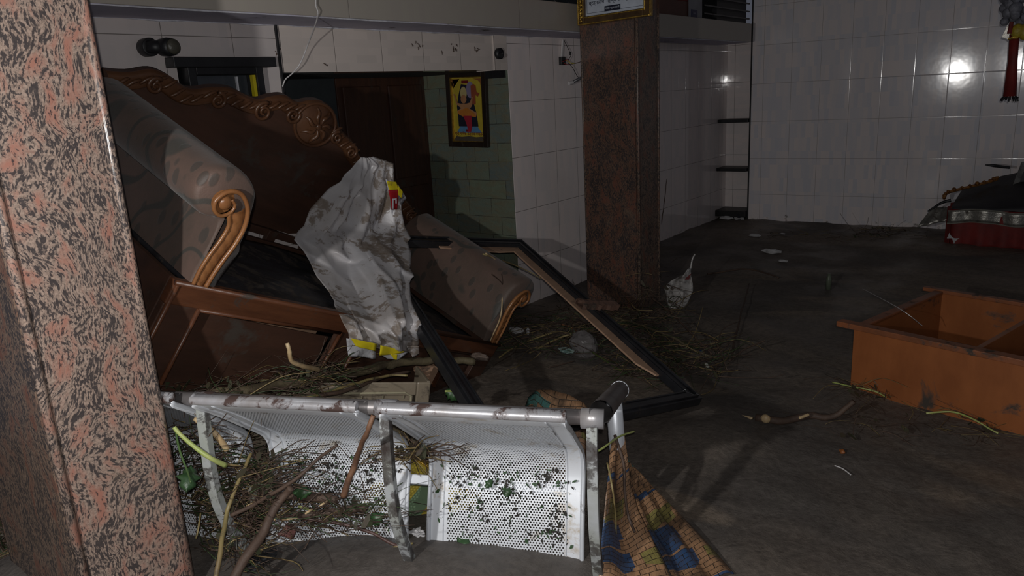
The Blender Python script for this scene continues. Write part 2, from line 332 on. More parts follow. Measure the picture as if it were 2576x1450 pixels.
def empty(name, label, cat, mtx=None, group=None):
    o = bpy.data.objects.new(name, None); o.empty_display_size = .1; COL.objects.link(o)
    if mtx: o.matrix_world = mtx
    return tag(o, label, cat, group)
def lerp(a, b, t): return a + (b - a) * t
def pl(pts, t):
    """point on polyline by t in 0..1"""
    k = t * (len(pts) - 1); i = min(int(k), len(pts) - 2); f = k - i; a, b = pts[i], pts[i + 1]
    return tuple(a[j] + (b[j] - a[j]) * f for j in range(len(a)))
def smooth_path(pts, n=6):
    pts = [V(p) for p in pts]; out = []
    for i in range(len(pts) - 1):
        p0, p1, p2, p3 = pts[max(i - 1, 0)], pts[i], pts[i + 1], pts[min(i + 2, len(pts) - 1)]
        for j in range(n):
            t = j / n; out.append(.5 * ((2 * p1) + (p2 - p0) * t + (2 * p0 - 5 * p1 + 4 * p2 - p3) * t * t + (3 * p1 - p0 - 3 * p2 + p3) * t ** 3))
    return out + [pts[-1]]
# ================================================================== THE SETTING
# flood mud: a height field
def mud_z(x, y):
    z = .018 * noise.noise(V((x * 1.3, y * 1.3, 0))) + .010 * noise.noise(V((x * 5, y * 5, 3))) + .004 * noise.noise(V((x * 17, y * 17, 5)))
    def g(cx, cy, s, a): return a * math.exp(-((x - cx) ** 2 + (y - cy) ** 2) / (2 * s * s))
    z += g(1.40, 1.22, .22, .075) + g(1.72, 1.08, .12, .03) + g(1.15, 1.55, .15, .03) + g(2.6, 1.1, .15, .03) + g(1.15, 1.55, .2, .04) + g(2.75, .95, .3, .02) + g(.7, 2.35, .22, .10) + g(1.75, 2.2, .3, .06)
    d = (x - 3.05) * .35 + (y - .75) * -.2; z -= .012 * math.exp(-(d * 7) ** 2) 
    return z - .005
mb = MB(); xs = []; x = -.6
while x < 8.2: xs.append(x); x += .022 if x < 3.6 else .05
ys = [-2.2 + i * .03 for i in range(200)]
mb.grid([[V((x, y, mud_z(x, y))) for y in ys] for x in xs])
struct(mb.build('floor', MUDM, smooth=True), 'thick wet brown flood mud covering the floor')
# back wall: left panel, header over the doorway, partition to the right
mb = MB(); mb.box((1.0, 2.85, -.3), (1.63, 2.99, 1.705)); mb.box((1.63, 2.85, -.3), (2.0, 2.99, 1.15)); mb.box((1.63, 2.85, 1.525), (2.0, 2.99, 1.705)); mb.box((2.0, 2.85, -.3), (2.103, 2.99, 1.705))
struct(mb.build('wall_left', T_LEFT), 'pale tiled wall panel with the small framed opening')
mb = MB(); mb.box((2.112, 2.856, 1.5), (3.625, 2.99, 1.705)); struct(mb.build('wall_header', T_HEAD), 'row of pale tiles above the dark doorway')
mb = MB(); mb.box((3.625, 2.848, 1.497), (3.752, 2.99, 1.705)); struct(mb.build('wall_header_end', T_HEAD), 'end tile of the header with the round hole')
mb = MB(); mb.box((3.756, 2.85, -.3), (5.35, 3.02, 1.705)); struct(mb.build('wall_partition', T_PART), 'pale pinkish tiled partition wall beside the slate')
mb = MB(); mb.box((5.35, 2.98, -.3), (7.6, 3.1, 1.9)); struct(mb.build('wall_back', T_BACK), 'shaded tiled wall behind the far pillar')
mb = MB(); mb.box((7.6, 2.6, -.3), (7.7, 3.1, 1.9)); struct(mb.build('wall_niche', T_NICHE), 'back of the shelved corner niche')
RWM = Matrix.Translation((7.4, 2.655, 0)) @ Matrix.Rotation(math.radians(3.7), 4, 'Z')
mb = MB(); mb.box((0, -7, -.3), (.19, 0, 3.2)); rw_ = struct(mb.build('wall_right', T_RIGHT), 'large glossy cream tiled wall on the right'); rw_.matrix_world = RWM
mb = MB(); mb.box((7.392, 2.655, -.3), (7.402, 2.668, 2.4)); struct(mb.build('trim_1', DARK), 'dark edge strip of the glossy tiled wall')
mb = MB(); mb.box((2.1035, 2.84, -.3), (2.1125, 2.87, 1.70)); struct(mb.build('trim_2', DARK), 'dark gap beside the left tiled panel')
# recess behind the doorway
mb = MB(); mb.box((3.757, 2.995, -.3), (3.86, 3.62, 1.52)); mb.box((3.75, 2.853, -.3), (3.7568, 3.56, 1.50)); struct(mb.build('wall_slate', SLATE), 'green grey slate cladding inside the doorway')
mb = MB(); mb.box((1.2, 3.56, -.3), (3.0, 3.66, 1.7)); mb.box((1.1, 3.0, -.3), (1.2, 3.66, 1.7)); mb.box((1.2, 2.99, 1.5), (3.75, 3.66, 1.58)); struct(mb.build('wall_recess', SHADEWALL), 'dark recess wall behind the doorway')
d1 = MB().box((3.0, 3.55, -.3), (3.75, 3.6, 1.50)).build('door_1', DARKWOOD, bevel=.003); struct(d1, 'dark reddish brown wooden door in the recess')
mb = MB()
for a, b in ((3.02, 3.36), (3.39, 3.73)):
    for z0, z1 in ((.2, .8), (.86, 1.45)):
        mb.box((a + .02, 3.538, z0), (b - .02, 3.55, z1))
mb.build('door_panel', DARKWOOD, d1, bevel=.006)
MB().tube([(3.10, 3.55, 1.0), (3.10, 3.515, 1.0), (3.10, 3.515, .9), (3.10, 3.55, .9)], .006).build('door_handle', BRONZE, d1)
mb = MB()
for i in range(3): mb.bar((2.45 + i * .05, 3.54, 1.22), (2.46 + i * .05, 3.54, 1.42), .012, .012)
for z in (1.22, 1.42): mb.bar((2.42, 3.54, z), (2.60, 3.54, z), .012, .012)
tag(mb.build('window_grille', M('grille_paint', (.16, .17, .19), None, 9, .5)), 'grey metal bars on the dark recess wall', 'grille')
# small window with black frame in the left panel
w1 = MB(); wx0, wx1, wz1 = 1.645, 1.985, 1.522
w1.box((wx0, 2.80, 1.16), (wx0 + .035, 2.93, wz1)).box((wx1 - .035, 2.80, 1.16), (wx1, 2.93, wz1)).box((wx0 + .035, 2.80, wz1 - .03), (wx1 - .035, 2.93, wz1)).box((wx0 + .035, 2.80, 1.16), (wx1 - .035, 2.93, 1.19))
w1 = struct(w1.build('window_1', DARK, bevel=.003), 'small black framed window in the left panel')
MB().box((wx0 + .035, 2.875, 1.19), (wx1 - .035, 2.88, wz1 - .03)).build('pane', M('smoky_pane', (.05, .056, .065), None, 3, .25), w1)
MB().box((1.585, 2.785, 1.521), (2.045, 2.85, 1.56)).build('lintel', DARK, w1, bevel=.003)
MB().box((1.868, 2.825, 1.19), (1.875, 2.835, 1.485)).build('white_strip', WHITEP, w1)  # white bar stands in for a sliver of light at the pane
MB().box((1.936, 2.81, 1.19), (1.950, 2.83, 1.49)).build('yellow_strip', YEL, w1)
# beam, loft, ceiling
bm_ = MB().box((-1.2, 2.55, 1.703), (7.03, 2.85, 1.862)).build('trim_3', T_BEAM, bevel=.004); struct(bm_, 'long stone faced beam crossing the room')
MB().box((-1.2, 2.556, 1.698), (7.02, 2.85, 1.703)).build('trim_4', PLASTER); struct(bpy.data.objects['trim_4'], 'painted underside of the beam')
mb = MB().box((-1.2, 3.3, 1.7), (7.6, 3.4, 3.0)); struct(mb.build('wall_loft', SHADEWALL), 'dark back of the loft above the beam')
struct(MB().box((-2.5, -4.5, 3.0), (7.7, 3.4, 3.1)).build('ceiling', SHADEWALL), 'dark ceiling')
WPAINT = M('white_paint_edge', (.62, .62, .68), (.42, .42, .46), 30, .7)
struct(MB().tube([(x * .12 - 1.2, 2.552 + .002 * math.sin(x * 1.7), 1.699) for x in range(69)], [.0022 + .0014 * math.sin(x * .9) for x in range(69)], 6).build('trim_6', WPAINT), 'rough white paint line along the front lower edge of the beam')
struct(MB().tube([(x * .08 - 1.2, 2.848, 1.697 + .002 * math.sin(x * 2.3)) for x in range(68)], [.003 + .002 * math.sin(x * 1.3) for x in range(68)], 6).build('trim_7', WPAINT), 'rough white paint line where the beam meets the tiles')
# pillars
def pillar(name, x0, y0, x1, y1, mat, matside, label, mold=.012, top=3.0):
    o = struct(MB().box((x0, y0, -.5), (x1, y1, top)).build(name, mat), label); o['category'] = 'pillar'
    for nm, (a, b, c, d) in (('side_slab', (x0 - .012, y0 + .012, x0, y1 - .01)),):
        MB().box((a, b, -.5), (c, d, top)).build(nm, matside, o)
    mb = MB()
    for cx, cy in ((x0, y0), (x1, y0), (x0, y1), (x1, y1)):
        mb.tube([(cx, cy, -.5), (cx, cy, top)], mold, 12)
    mb.build('edge_moulding', mat, o, smooth=True); return o
pillar('pillar', .625, 1.912, .887, 2.42, GRAN, GRAN_S, 'near pink and black granite pillar with rounded edges')
pillar('pillar', 4.09, 2.15, 4.36, 2.53, GRAN_S, GRAN2, 'far dark red granite pillar carrying the framed notice', .008)
# ================================================================== CARVED SOFA
SM = Matrix(((0.91056329, 0.05295254, 0.40996406, 1.048249), (0.11066704, 0.92433143, -0.36519066, 2.0267), (-0.39828044, 0.37789871, 0.83580216, .896163), (0, 0, 0, 1)))
SOFA_SCALE = 1.0
SM = Matrix.Translation(CAM) @ Matrix.Scale(SOFA_SCALE, 4) @ Matrix.Translation(-CAM) @ SM
SMi = SM.inverted()
def IY(px, py, yl):
    """sofa coordinates of the point seen at a pixel on the sofa's plane y = yl"""
    o = SMi @ CAM; d = SMi.to_3x3() @ ray(px, py); return o + d * ((yl - o.y) / d.y)
sofa = empty('carved_sofa', 'large carved wooden sofa tipped forward against the back wall, upholstered in brown leafy brocade', 'sofa', SM)
LW, DP = 1.856, .78
# rear panel with scalloped crest
crest = [(0, .374), (.069, .400), (.135, .442), (.204, .446), (.267, .434), (.313, .443), (.366, .475), (.441, .503), (.518, .503), (.573, .512), (.615, .544), (.672, .573), (.74, .571), (.79, .600), (.85, .622), (.93, .612), (1.0, .56), (1.06, .54), (1.11, .53)]
crest += [(1.16, .500), (1.24, .47), (1.33, .455), (1.42, .43), (1.52, .41), (1.62, .385), (1.72, .35), (1.80, .31), (1.856, .27)]
def crest_z(x):
    for (a, za), (b, zb) in zip(crest, crest[1:]):
        if a <= x <= b: return za + (zb - za) * (x - a) / (b - a)
    return crest[-1][1]
cs = [p.xz for p in smooth_path([(x, 0, z) for x, z in crest], 4)]
poly = [(p[0], .78, p[1]) for p in cs] + [(LW, .78, .02), (0, .78, .02)]
mb = MB(); n = len(cs)
front = [V((p[0], .775, p[1])) for p in cs]; low = [V((p[0], .775, .02)) for p in cs]
mb.grid([front, low]); mb.grid([[p + V((0, .03, 0)) for p in low], [p + V((0, .03, 0)) for p in front]]); mb.grid([[p + V((0, .03, 0)) for p in front], front]); mb.grid([low, [p + V((0, .03, 0)) for p in low]])
mb.build('backrest_panel', WOODP, sofa)
# carved crest border: raised band, rolled rim, scrolls, leaves, central medallion
mb = MB(); N = len(cs); band = .062
prof = [(0, .012), (.004, -.012), (.014, -.020), (.03, -.016), (.046, -.014), (.056, -.018), (.063, -.006), (.064, .0)]
rows = []
for k, p in enumerate(cs):
    a = cs[max(k - 1, 0)]; b = cs[min(k + 1, N - 1)]; t = V((b[0] - a[0], 0, b[1] - a[1])).normalized(); nn = V((t.z, 0, -t.x)); nn = nn if nn.z < 0 else -nn
    rows.append([V((p[0], .778 + yy, p[1])) + nn * d for d, yy in prof])
mb.grid(rows)
car = mb.build('carved_crest', CARVE, sofa, smooth=True)
def spiral(c, r, turns, start, sgn=1, y=.752, n=26):
    return [(c[0] + r * (1 - .82 * i / n) * math.cos(start + sgn * turns * 2 * math.pi * i / n), y - .004 * (i / n), c[1] + r * (1 - .82 * i / n) * math.sin(start + sgn * turns * 2 * math.pi * i / n)) for i in range(n + 1)]
mb = MB()
for cx, cz, r, st, sg in ((.16, .395, .03, 1.2, 1), (.40, .44, .032, 2.0, -1), (.60, .475, .04, 1.5, 1), (.735, .515, .034, .6, -1), (1.0, .51, .03, 1.5, 1), (1.12, .48, .034, 2.6, -1), (1.35, .41, .034, .8, 1), (1.55, .36, .034, 2, -1), (1.7, .31, .03, 1, 1)):
    MB().tube(spiral((cx, cz), r, 1.6, st, sg), [.0085 - .0045 * i / 26 for i in range(27)], 8).build('carved_scroll', CARVE, car, smooth=True)
mb = MB()
mbR = MB()
for i in range(46):
    x = .05 + i * .039; z = crest_z(x) - .033 - .008 * math.sin(i * 1.3)
    if abs(x - .865) < .09: continue
    s_ = 1 if math.sin(i * .8) > 0 else -1
    (mb if x < .865 else mbR).tube(smooth_path([(x - .018, .758, z - .022), (x - .004, .753, z + .004 * s_), (x + .012, .755, z + .018), (x + .024, .76, z + .022)], 3), [.003, .0055, .006, .006, .006, .006, .0055, .005, .004, .002][:10], 6)
mb.build('leaf_carving', CARVE, car, smooth=True); mbR.build('leaf_carving', CARVE, car, smooth=True)
mb = MB(); mc = V((.868, .762, .520)); rows = []
for i in range(9):
    rr = 1 - i / 8; rows.append([mc + V((rr * .105 * math.cos(a * math.pi / 14), -.030 * (1 - rr ** 2), rr * .090 * math.sin(a * math.pi / 14))) for a in range(29)])
mb.grid(rows); mb.tube([mc + V((.108 * math.cos(a * math.pi / 16), -.004, .093 * math.sin(a * math.pi / 16))) for a in range(33)], .007, 8, False)
for k in range(7):
    an = k / 7 * 2 * math.pi + .3; e_ = V((math.cos(an), 0, math.sin(an))); q_ = V((-math.sin(an), 0, math.cos(an)))
    mb.tube(smooth_path([mc + e_ * .014 + V((0, -.028, 0)), mc + e_ * .038 + q_ * .010 + V((0, -.029, 0)), mc + e_ * .062 - q_ * .002 + V((0, -.022, 0)), mc + e_ * .082 + V((0, -.010, 0))], 3), [.003, .005, .007, .0085, .009, .0085, .007, .005, .003, .002], 7)
mb.ball(mc + V((0, -.028, 0)), (.016, .008, .014), 12, 6)
mb.build('medallion', CARVE, car, smooth=True)
# scalloped lower rail and open slats behind the seat
mb = MB(); mb.box((.04, .755, -.015), (LW - .04, .785, .018)); mb.box((.04, .70, -.055), (LW - .04, .725, -.02))
for i in range(9): mb.box((.1 + i * .2, .74, -.09), (.15 + i * .2, .765, .02))
mb.build('back_slats', WOODP, sofa, bevel=.003)
# seat base (bare board with dark lining)
mb = MB(); rows = []
for i in range(41):
    x = .10 + (LW - .2) * i / 40; rows.append([V((x, .02 + .66 * j / 20, -.035 + .006 * noise.noise(V((x * 5, j * .4, 0))))) for j in range(21)])
mb.grid(rows); mb.build('seat', SEATM, sofa, smooth=True, solid=.012)
MB().tube([(.9, .05, -.02), (1.0, .3, -.018), (1.25, .66, -.02)], .006).build('seat_batten', WOODP, sofa)
# front: rail, stiles, recessed panels, mouldings
mb = MB(); mb.box((0, -.012, -.075), (LW, .02, 0)); mb.build('front_rail', WOOD, sofa, bevel=.004)
for xa in (0, .742, LW - .118): MB().box((xa, -.008, -.50), (xa + .118, .018, -.075)).build('front_stile', WOODP, sofa, bevel=.003)
for a, b, dx in ((.118, .742, .0), (.862, LW - .118, 0)):
    # panels have slipped down and leave a gap below the rail
    mm = Matrix.Rotation(.03, 4, 'Y'); mb = MB(); mb.box((a + .03, .022, -.50), (b - .004, .030, -.094), mm if a < .5 else None); mb.build('front_panel', WOODP, sofa, bevel=.002)
MB().box((.10, .10, -.52), (.75, .115, -.08)).build('plywood_backing', PLY, sofa)
mb = MB()
for x in (.012, .118, .742, .862): mb.tube([(x, -.012, -.5), (x, -.012, -.075 if x > .05 else -.01)], .0075, 8)
mb.tube([(0, -.014, -.004), (LW, -.014, -.004)], .0085, 8); mb.tube([(.118, -.012, -.078), (.742, -.012, -.078)], .0065, 8); mb.tube([(.862, -.012, -.078), (LW - .118, -.012, -.078)], .0065, 8)
mb.build('front_moulding', WOOD, sofa, smooth=True)
for xa in (0, LW - .02): MB().box((xa, .02, -.50), (xa + .02, .76, 0)).build('side_panel', WOODP, sofa, bevel=.003)
# rolled arms (outer side, roll, front face) as one upholstered body
arm = [(.052, .0), (.052, .07), (.050, .15), (.044, .195), (.026, .208), (-.010, .204), (-.048, .228), (-.064, .272), (-.054, .322), (-.018, .352), (.035, .362), (.085, .345), (.122, .315), (.142, .270), (.152, .215), (.158, .150), (.154, .080), (.138, .0)]
arm = [(p.x, p.z) for p in smooth_path([(a, 0, b) for a, b in arm], 3)]
def make_arm(flip):
    f = (lambda x: LW - x) if flip else (lambda x: x)
    ap = V((sum(a for a, b in arm) / len(arm), 0, .25)); rows = []
    ys_ = [(-.002, .86), (.004, .94), (.016, .99), (.04, 1.0)] + [(.06 + .69 * k / 14, 1.0) for k in range(15)]
    for y, s_ in ys_:
        rows.append([V((f(.05 + (x - .05) * (s_ if z > .15 else 1)), y + .004 * math.sin(z * 30 + y * 9), .25 + (z - .25) * s_ if z > .15 else z)) for x, z in arm])
    c = [V((f(.055), -.004, max(z, .0))) if False else V((f(lerp(x, .06, .75)), -.006, lerp(z, .22, .75) if z > .15 else z)) for x, z in arm]
    mb = MB(); mb.grid([c] + rows)
    a_ = mb.build('armrest', FABRIC, sofa, smooth=True)
    # carved scroll facing: S-curved moulding ending in a volute
    PA = [(.052, .004), (.050, .05), (.055, .10), (.066, .155), (.068, .20), (.050, .234)]
    PB = [(.094, .004), (.098, .05), (.106, .10), (.117, .155), (.118, .215), (.098, .268), (.056, .302), (.014, .298), (-.010, .266), (-.002, .236), (.026, .224), (.050, .240), (.054, .264), (.036, .278)]
    mb = MB(); pa = smooth_path([(f(x), -.020, z) for x, z in PA], 6); pb_ = smooth_path([(f(x), -.022, z) for x, z in PB], 6)
    mb.tube(pa, [.0062] * len(pa), 8); n_ = len(pb_); mb.tube(pb_, [.0072 if i < n_ * .6 else .0072 * (1 - .45 * (i / n_ - .6) / .4) for i in range(n_)], 8)
    e1 = mb.build('scroll_moulding', SCROLL, a_, smooth=True)
    c0 = smooth_path([(f(x), -.012, z) for x, z in PA], 10); c1 = smooth_path([(f(x), -.012, z) for x, z in PB[:6]], 10); rows = []
    for t in range(len(c0)):
        a, b = c0[t], c1[t]; w_ = b - a; rows.append([])
        for u in [i / 10 for i in range(11)]:
            ph = (t * .16 + u * .9) % 1.0; rows[-1].append(a + w_ * u - V((0, .013 * math.sin(math.pi * u) * (.35 + .65 * min(1, ph * 3) * (1 - ph) ** .35), 0)))
    mb = MB(); mb.grid(rows); mb.build('scroll_facing', SCROLL, a_, smooth=True)
    MB().ball((f(.024), -.016, .262), (.021, .013, .021)).build('volute', SCROLL, a_, smooth=True)
    mb = MB(); cc = V((f(.024), -.006, .262)); mb.grid([[cc + V((.036 * r_ * math.cos(q_ * math.pi / 12), -.006 * (1 - r_), .036 * r_ * math.sin(q_ * math.pi / 12))) for q_ in range(25)] for r_ in (1, .6, .3, .01)]); mb.build('volute_back', SCROLL, a_, smooth=True)
make_arm(False); make_arm(True)
A, B, C_, D = [CAM + (V(p) - CAM) * q for p, q in (((3.85, 2.89, .41), .865), ((2.85, 1.21, .02), .94), ((1.71, 1.46, .24), .925), ((2.72, 3.15, .63), .845))]
FN = (A - D).cross(C_ - D).normalized()
# ================================================================== PLASTIC SHEET draped over the sofa
sheet = empty('plastic_sheet', 'crumpled muddy white plastic sheet hanging over the carved sofa', 'plastic sheet', SM)
Lb = [(392, 903), (420, 878), (450, 845), (500, 805), (560, 757), (597, 731), (625, 748), (680, 778), (720, 808), (760, 836), (800, 858), (840, 872), (855, 874)]
Rb = [(392, 935), (405, 980), (450, 980), (500, 990), (560, 1005), (600, 1014), (660, 1030), (700, 1036), (760, 1036), (810, 1038), (850, 1040), (868, 1042), (882, 1040)]
def yl(py): 
    pts = [(390, .77), (440, .745), (560, .66), (640, .50), (720, .26), (790, .0), (815, -.05), (910, -.075)]
    for (a, b), (c, d) in zip(pts, pts[1:]):
        if py <= c: return b + (d - b) * (py - a) / (c - a)
    return pts[-1][1]
rows = []; NR, NC = 120, 60
for i in range(NR + 1):
    t = i / NR; l = pl(Lb, t); r = pl(Rb, t); row = []
    for j in range(NC + 1):
        u = j / NC; px = lerp(l[1], r[1], u); py = lerp(l[0], r[0], u)
        p = IY(px, py, yl(py) - .02)
        amp = min(1, t * 3 + .15) * (1 - .75 * t ** 5); ang = u + .12 * noise.noise(V((u * 3, t * 4, 1)))
        def rid(v): return 1 - min(1, abs(noise.noise(v)) * 3.2)
        f1 = noise.noise(V((u * 2.2, t * 2.6, 0)))
        f2 = rid(V((ang * 3.4 + t * .9, t * 1.3, 4))); f3 = rid(V((ang * 2.5 - t * 4.2, t * 2.4 + ang * 2, 9))); f4 = rid(V((ang * 7 + t * 2, t * 4.5 - ang * 3, 19)))
        p.y -= amp * (.060 * f1 + .050 * f2 + .034 * f3 + .014 * f4) + .02 * math.sin(u * math.pi)
        g_ = SM @ p; dv = g_ - CAM; kf = (D - CAM).dot(FN) / dv.dot(FN); w_ = min(1, max(0, (u - .35) / .3))
        w_ *= min(1, max(0, (840 - py) / 60))
        if kf > 0 and py > 560: 
            lim = kf - .085 / dv.length - (.010 * f2 + .008 * f3)
            if lim < 1: g_ = CAM + dv * lerp(1, lim, w_)
        p = SMi @ g_
        row.append(p)
    rows.append(row)
MB().grid(rows).build('sheet_body', TARP, sheet, smooth=True, solid=.0015)
def patch(name, mat, parent, px, ylv, solid=.002, wob=.008, fn=IY):
    """quad patch through four pixel corners on a given plane, subdivided and slightly crumpled"""
    a, b, c, d = px; rows = []
    for i in range(9):
        rows.append([])
        for j in range(9):
            u, v_ = j / 8, i / 8; x = lerp(lerp(a[0], b[0], u), lerp(d[0], c[0], u), v_); y = lerp(lerp(a[1], b[1], u), lerp(d[1], c[1], u), v_)
            p = fn(x, y, ylv); p.y += wob * noise.noise(V((x * .03, y * .03, ylv))); rows[-1].append(p)
    return MB().grid(rows).build(name, mat, parent, smooth=True, solid=solid)
patch('turned_hem', WHITEP, sheet, ((872, 852), (946, 866), (943, 903), (876, 896)), -0.117)
patch('yellow_flap', YEL, sheet, ((884, 853), (946, 864), (944, 884), (896, 872)), -0.150)
patch('yellow_flap', YEL, sheet, ((956, 868), (1022, 886), (985, 893), (953, 893)), -0.150)
patch('white_edge', WHITEP, sheet, ((953, 890), (1030, 886), (1000, 906), (975, 903)), -0.143)
patch('yellow_tip', YEL, sheet, ((984, 893), (1000, 893), (998, 906), (992, 905)), -0.155)
patch('torn_corner', TARP, sheet, ((1026, 875), (1048, 868), (1054, 890), (1040, 902)), -0.135, wob=.03)
pb = empty('printed_sheet', 'bunched red, yellow and white printed plastic behind the muddy sheet', 'plastic sheet', SM)
patch('white_back', WHITEP, pb, ((972, 452), (1008, 470), (1024, 500), (988, 550)), .62, wob=.03)
patch('red_area', REDP, pb, ((976, 478), (1004, 478), (1000, 528), (984, 528)), .575, wob=.02)
patch('yellow_band', YEL, pb, ((974, 456), (1000, 460), (1006, 478), (978, 478)), .575, wob=.02)
patch('yellow_edge', YEL, pb, ((1004, 468), (1016, 484), (1012, 500), (1004, 492)), .57, wob=.02)
patch('white_letter', WHITEP, pb, ((987, 500), (990, 500), (990, 526), (986, 526)), .56, wob=0)
patch('white_letter', WHITEP, pb, ((990, 500), (998, 499), (998, 503), (990, 504)), .56, wob=0)
patch('white_letter', WHITEP, pb, ((995, 503), (998, 503), (998, 512), (995, 512)), .56, wob=0)
# ================================================================== STEEL WAITING BENCH
BMx = Matrix(((0.41726804, 0.71602447, 0.55963948, .93824835), (-0.90876312, 0.3328761, 0.25168054, 1.83613661), (-0.00608118, -0.61359796, 0.78959519, .60673835), (0, 0, 0, 1)))
BMi = BMx.inverted()
bench = empty('waiting_bench', 'three-seat perforated silver steel waiting bench overturned in the mud', 'bench', BMx)
SW, PT, FA, TH = .473, .537, .442, -1.206
du = V((0, math.cos(TH), math.sin(TH)))
pf = [V((0, .0, .0))]
fold = V((0, FA, 0)); rr = .075
st_ = fold - V((0, rr, 0)); en = fold + du * rr
pf = [V((0, y_, z_)) for y_, z_ in ((.012, -.004), (.024, -.006), (.040, -.006), (.058, -.005), (.075, -.004), (.095, -.002), (.115, -.001), (.135, 0))] + [V((0, .16 + (FA - rr - .16) * i / 5, 0)) for i in range(6)]
for i in range(1, 9):
    t = i / 8; pf.append(st_ * (1 - t) ** 2 + fold * 2 * t * (1 - t) + en * t * t)
for i in range(1, 9): pf.append(en + du * (.34 * i / 8) + V((0, -.012 * math.sin(math.pi * i / 8), 0)))
arc = [0]
for a, b in zip(pf, pf[1:]): arc.append(arc[-1] + (b - a).length)
def seat(s0):
    us = [0, .004, .02, .055] + [.06 + .353 * k / 12 for k in range(13)] + [.418, .453, .469, .473]
    mb = MB(); rows = []; uvs = []
    for p, a in zip(pf, arc):
        rows.append([V((s0 + u, p.y, p.z)) + V((0, 0, -.012)) * (1 if u in (0, .473) else 0) for u in us]); uvs.append([(u, a) for u in us])
    mb.grid(rows, uvs); st = mb.build('seat_shell', PERF, bench, smooth=True, solid=.002)
    # rolled rim at the edge of the shell with closed end caps
    mb = MB(); rim = []
    for k in range(13):
        an = math.pi * .5 + k / 12 * math.pi * 1.35; rim.append((.012 + .013 * math.cos(an), .014 - .013 * math.sin(an)))
    rows = [[V((s0 + x, y - .004, z - .012)) for x in (-.002, .004, .4, SW - .004, SW + .002)] for y, z in rim]
    mb.grid(rows); mb.tube([(s0 + .01, .010, .008), (s0 + SW - .01, .010, .008)], .0135, 14)
    for x in (s0 + .002, s0 + SW - .002): mb.ball((x, .010, .008), (.006, .0135, .0135), 12, 8)
    mb.build('rolled_rim', STEELR, st, smooth=True)
    # folded side flanges
    mb = MB()
    for x in (s0 + .004, s0 + SW - .004): mb.tube([V((x, p.y, p.z)) for p in pf], .0075, 8, flat=1.0)
    mb.build('side_flange', STEEL, st, smooth=True)
    mb = MB()
    for x in (s0 + .050, s0 + SW - .050): mb.tube([V((x, p.y, p.z - .002)) for p in pf[1:]], .0022, 6)
    mb.build('weld_bead', STEEL, st, smooth=True)
for k in (-1, 0, 1): seat(k * PT)
MB().tube([(-.62, .078, .0215), (1.09, .078, .0215)], .020, 16).build('cross_beam', STEELG, bench, smooth=True)
MB().bar((-.60, .50, -.10), (1.0, .50, -.10), .03, .03).build('rear_rail', STEEL, bench, bevel=.003)
bp = smooth_path([(0, .075, .0), (0, .10, -.04), (0, .135, -.09), (0, .19, -.165), (0, .265, -.24), (0, .37, -.305), (0, .48, -.36)], 4)
def barpath(mb, pts, w_, h_):
    pts = [V(p) for p in pts]; rows = []
    for i, p in enumerate(pts):
        d = (pts[min(i + 1, len(pts) - 1)] - pts[max(i - 1, 0)]).normalized(); t = V((1, 0, 0)); u = d.cross(t)
        rows.append([p + t * a * w_ / 2 + u * b * h_ / 2 for a, b in ((-1, -1), (1, -1), (1, 1), (-1, 1), (-1, -1))])
    mb.grid(rows); return mb
for s_ in (-.012, .528, 1.068):
    b_ = barpath(MB(), [(s_, p.y, p.z) for p in bp], .027, .027).build('seat_bracket', STEELD, bench, bevel=.002)
    MB().tube([(s_ - .028, .078, .019), (s_ + .028, .078, .019)], .0255, 18).build('clamp', STEELR, b_, smooth=True)
def BI(px, py, sx):
    o = BMi @ CAM; d = BMi.to_3x3() @ ray(px, py); return o + d * ((sx - o.x) / d.x)
for s_ in (1.09, -.62):
    a = V((s_, .05, .03)); b = V((s_, .60, .235)); l_ = MB(); l_.tube([a, b], .029, 16, False)
    lg = l_.build('leg_tube', STEELG, bench, smooth=True)
    mb = MB(); e = b + (b - a).normalized() * .004; ax = (b - a).normalized(); a1 = V((1, 0, 0)); a2 = ax.cross(a1)
    mb.tube([e + (a1 * math.cos(t * math.pi / 12) + a2 * math.sin(t * math.pi / 12)) * .0285 for t in range(25)], .0022, 6, False)
    mb.build('bright_rim', STEEL, lg, smooth=True)
    mb = MB(); mb.ball(b - ax * .006, (.027, .027, .008)); mb.build('foot_plug', STEELG, lg, smooth=True)
    c = a.lerp(b, .62); gz = BMi @ V((1.86, 1.10, -.05)) if s_ > 0 else BMi @ V((1.1, 2.75, -.05)); gz.x = s_ + .015
    MB().tube([c, gz], .024, 14).build('leg_strut', STEEL, bench, smooth=True)
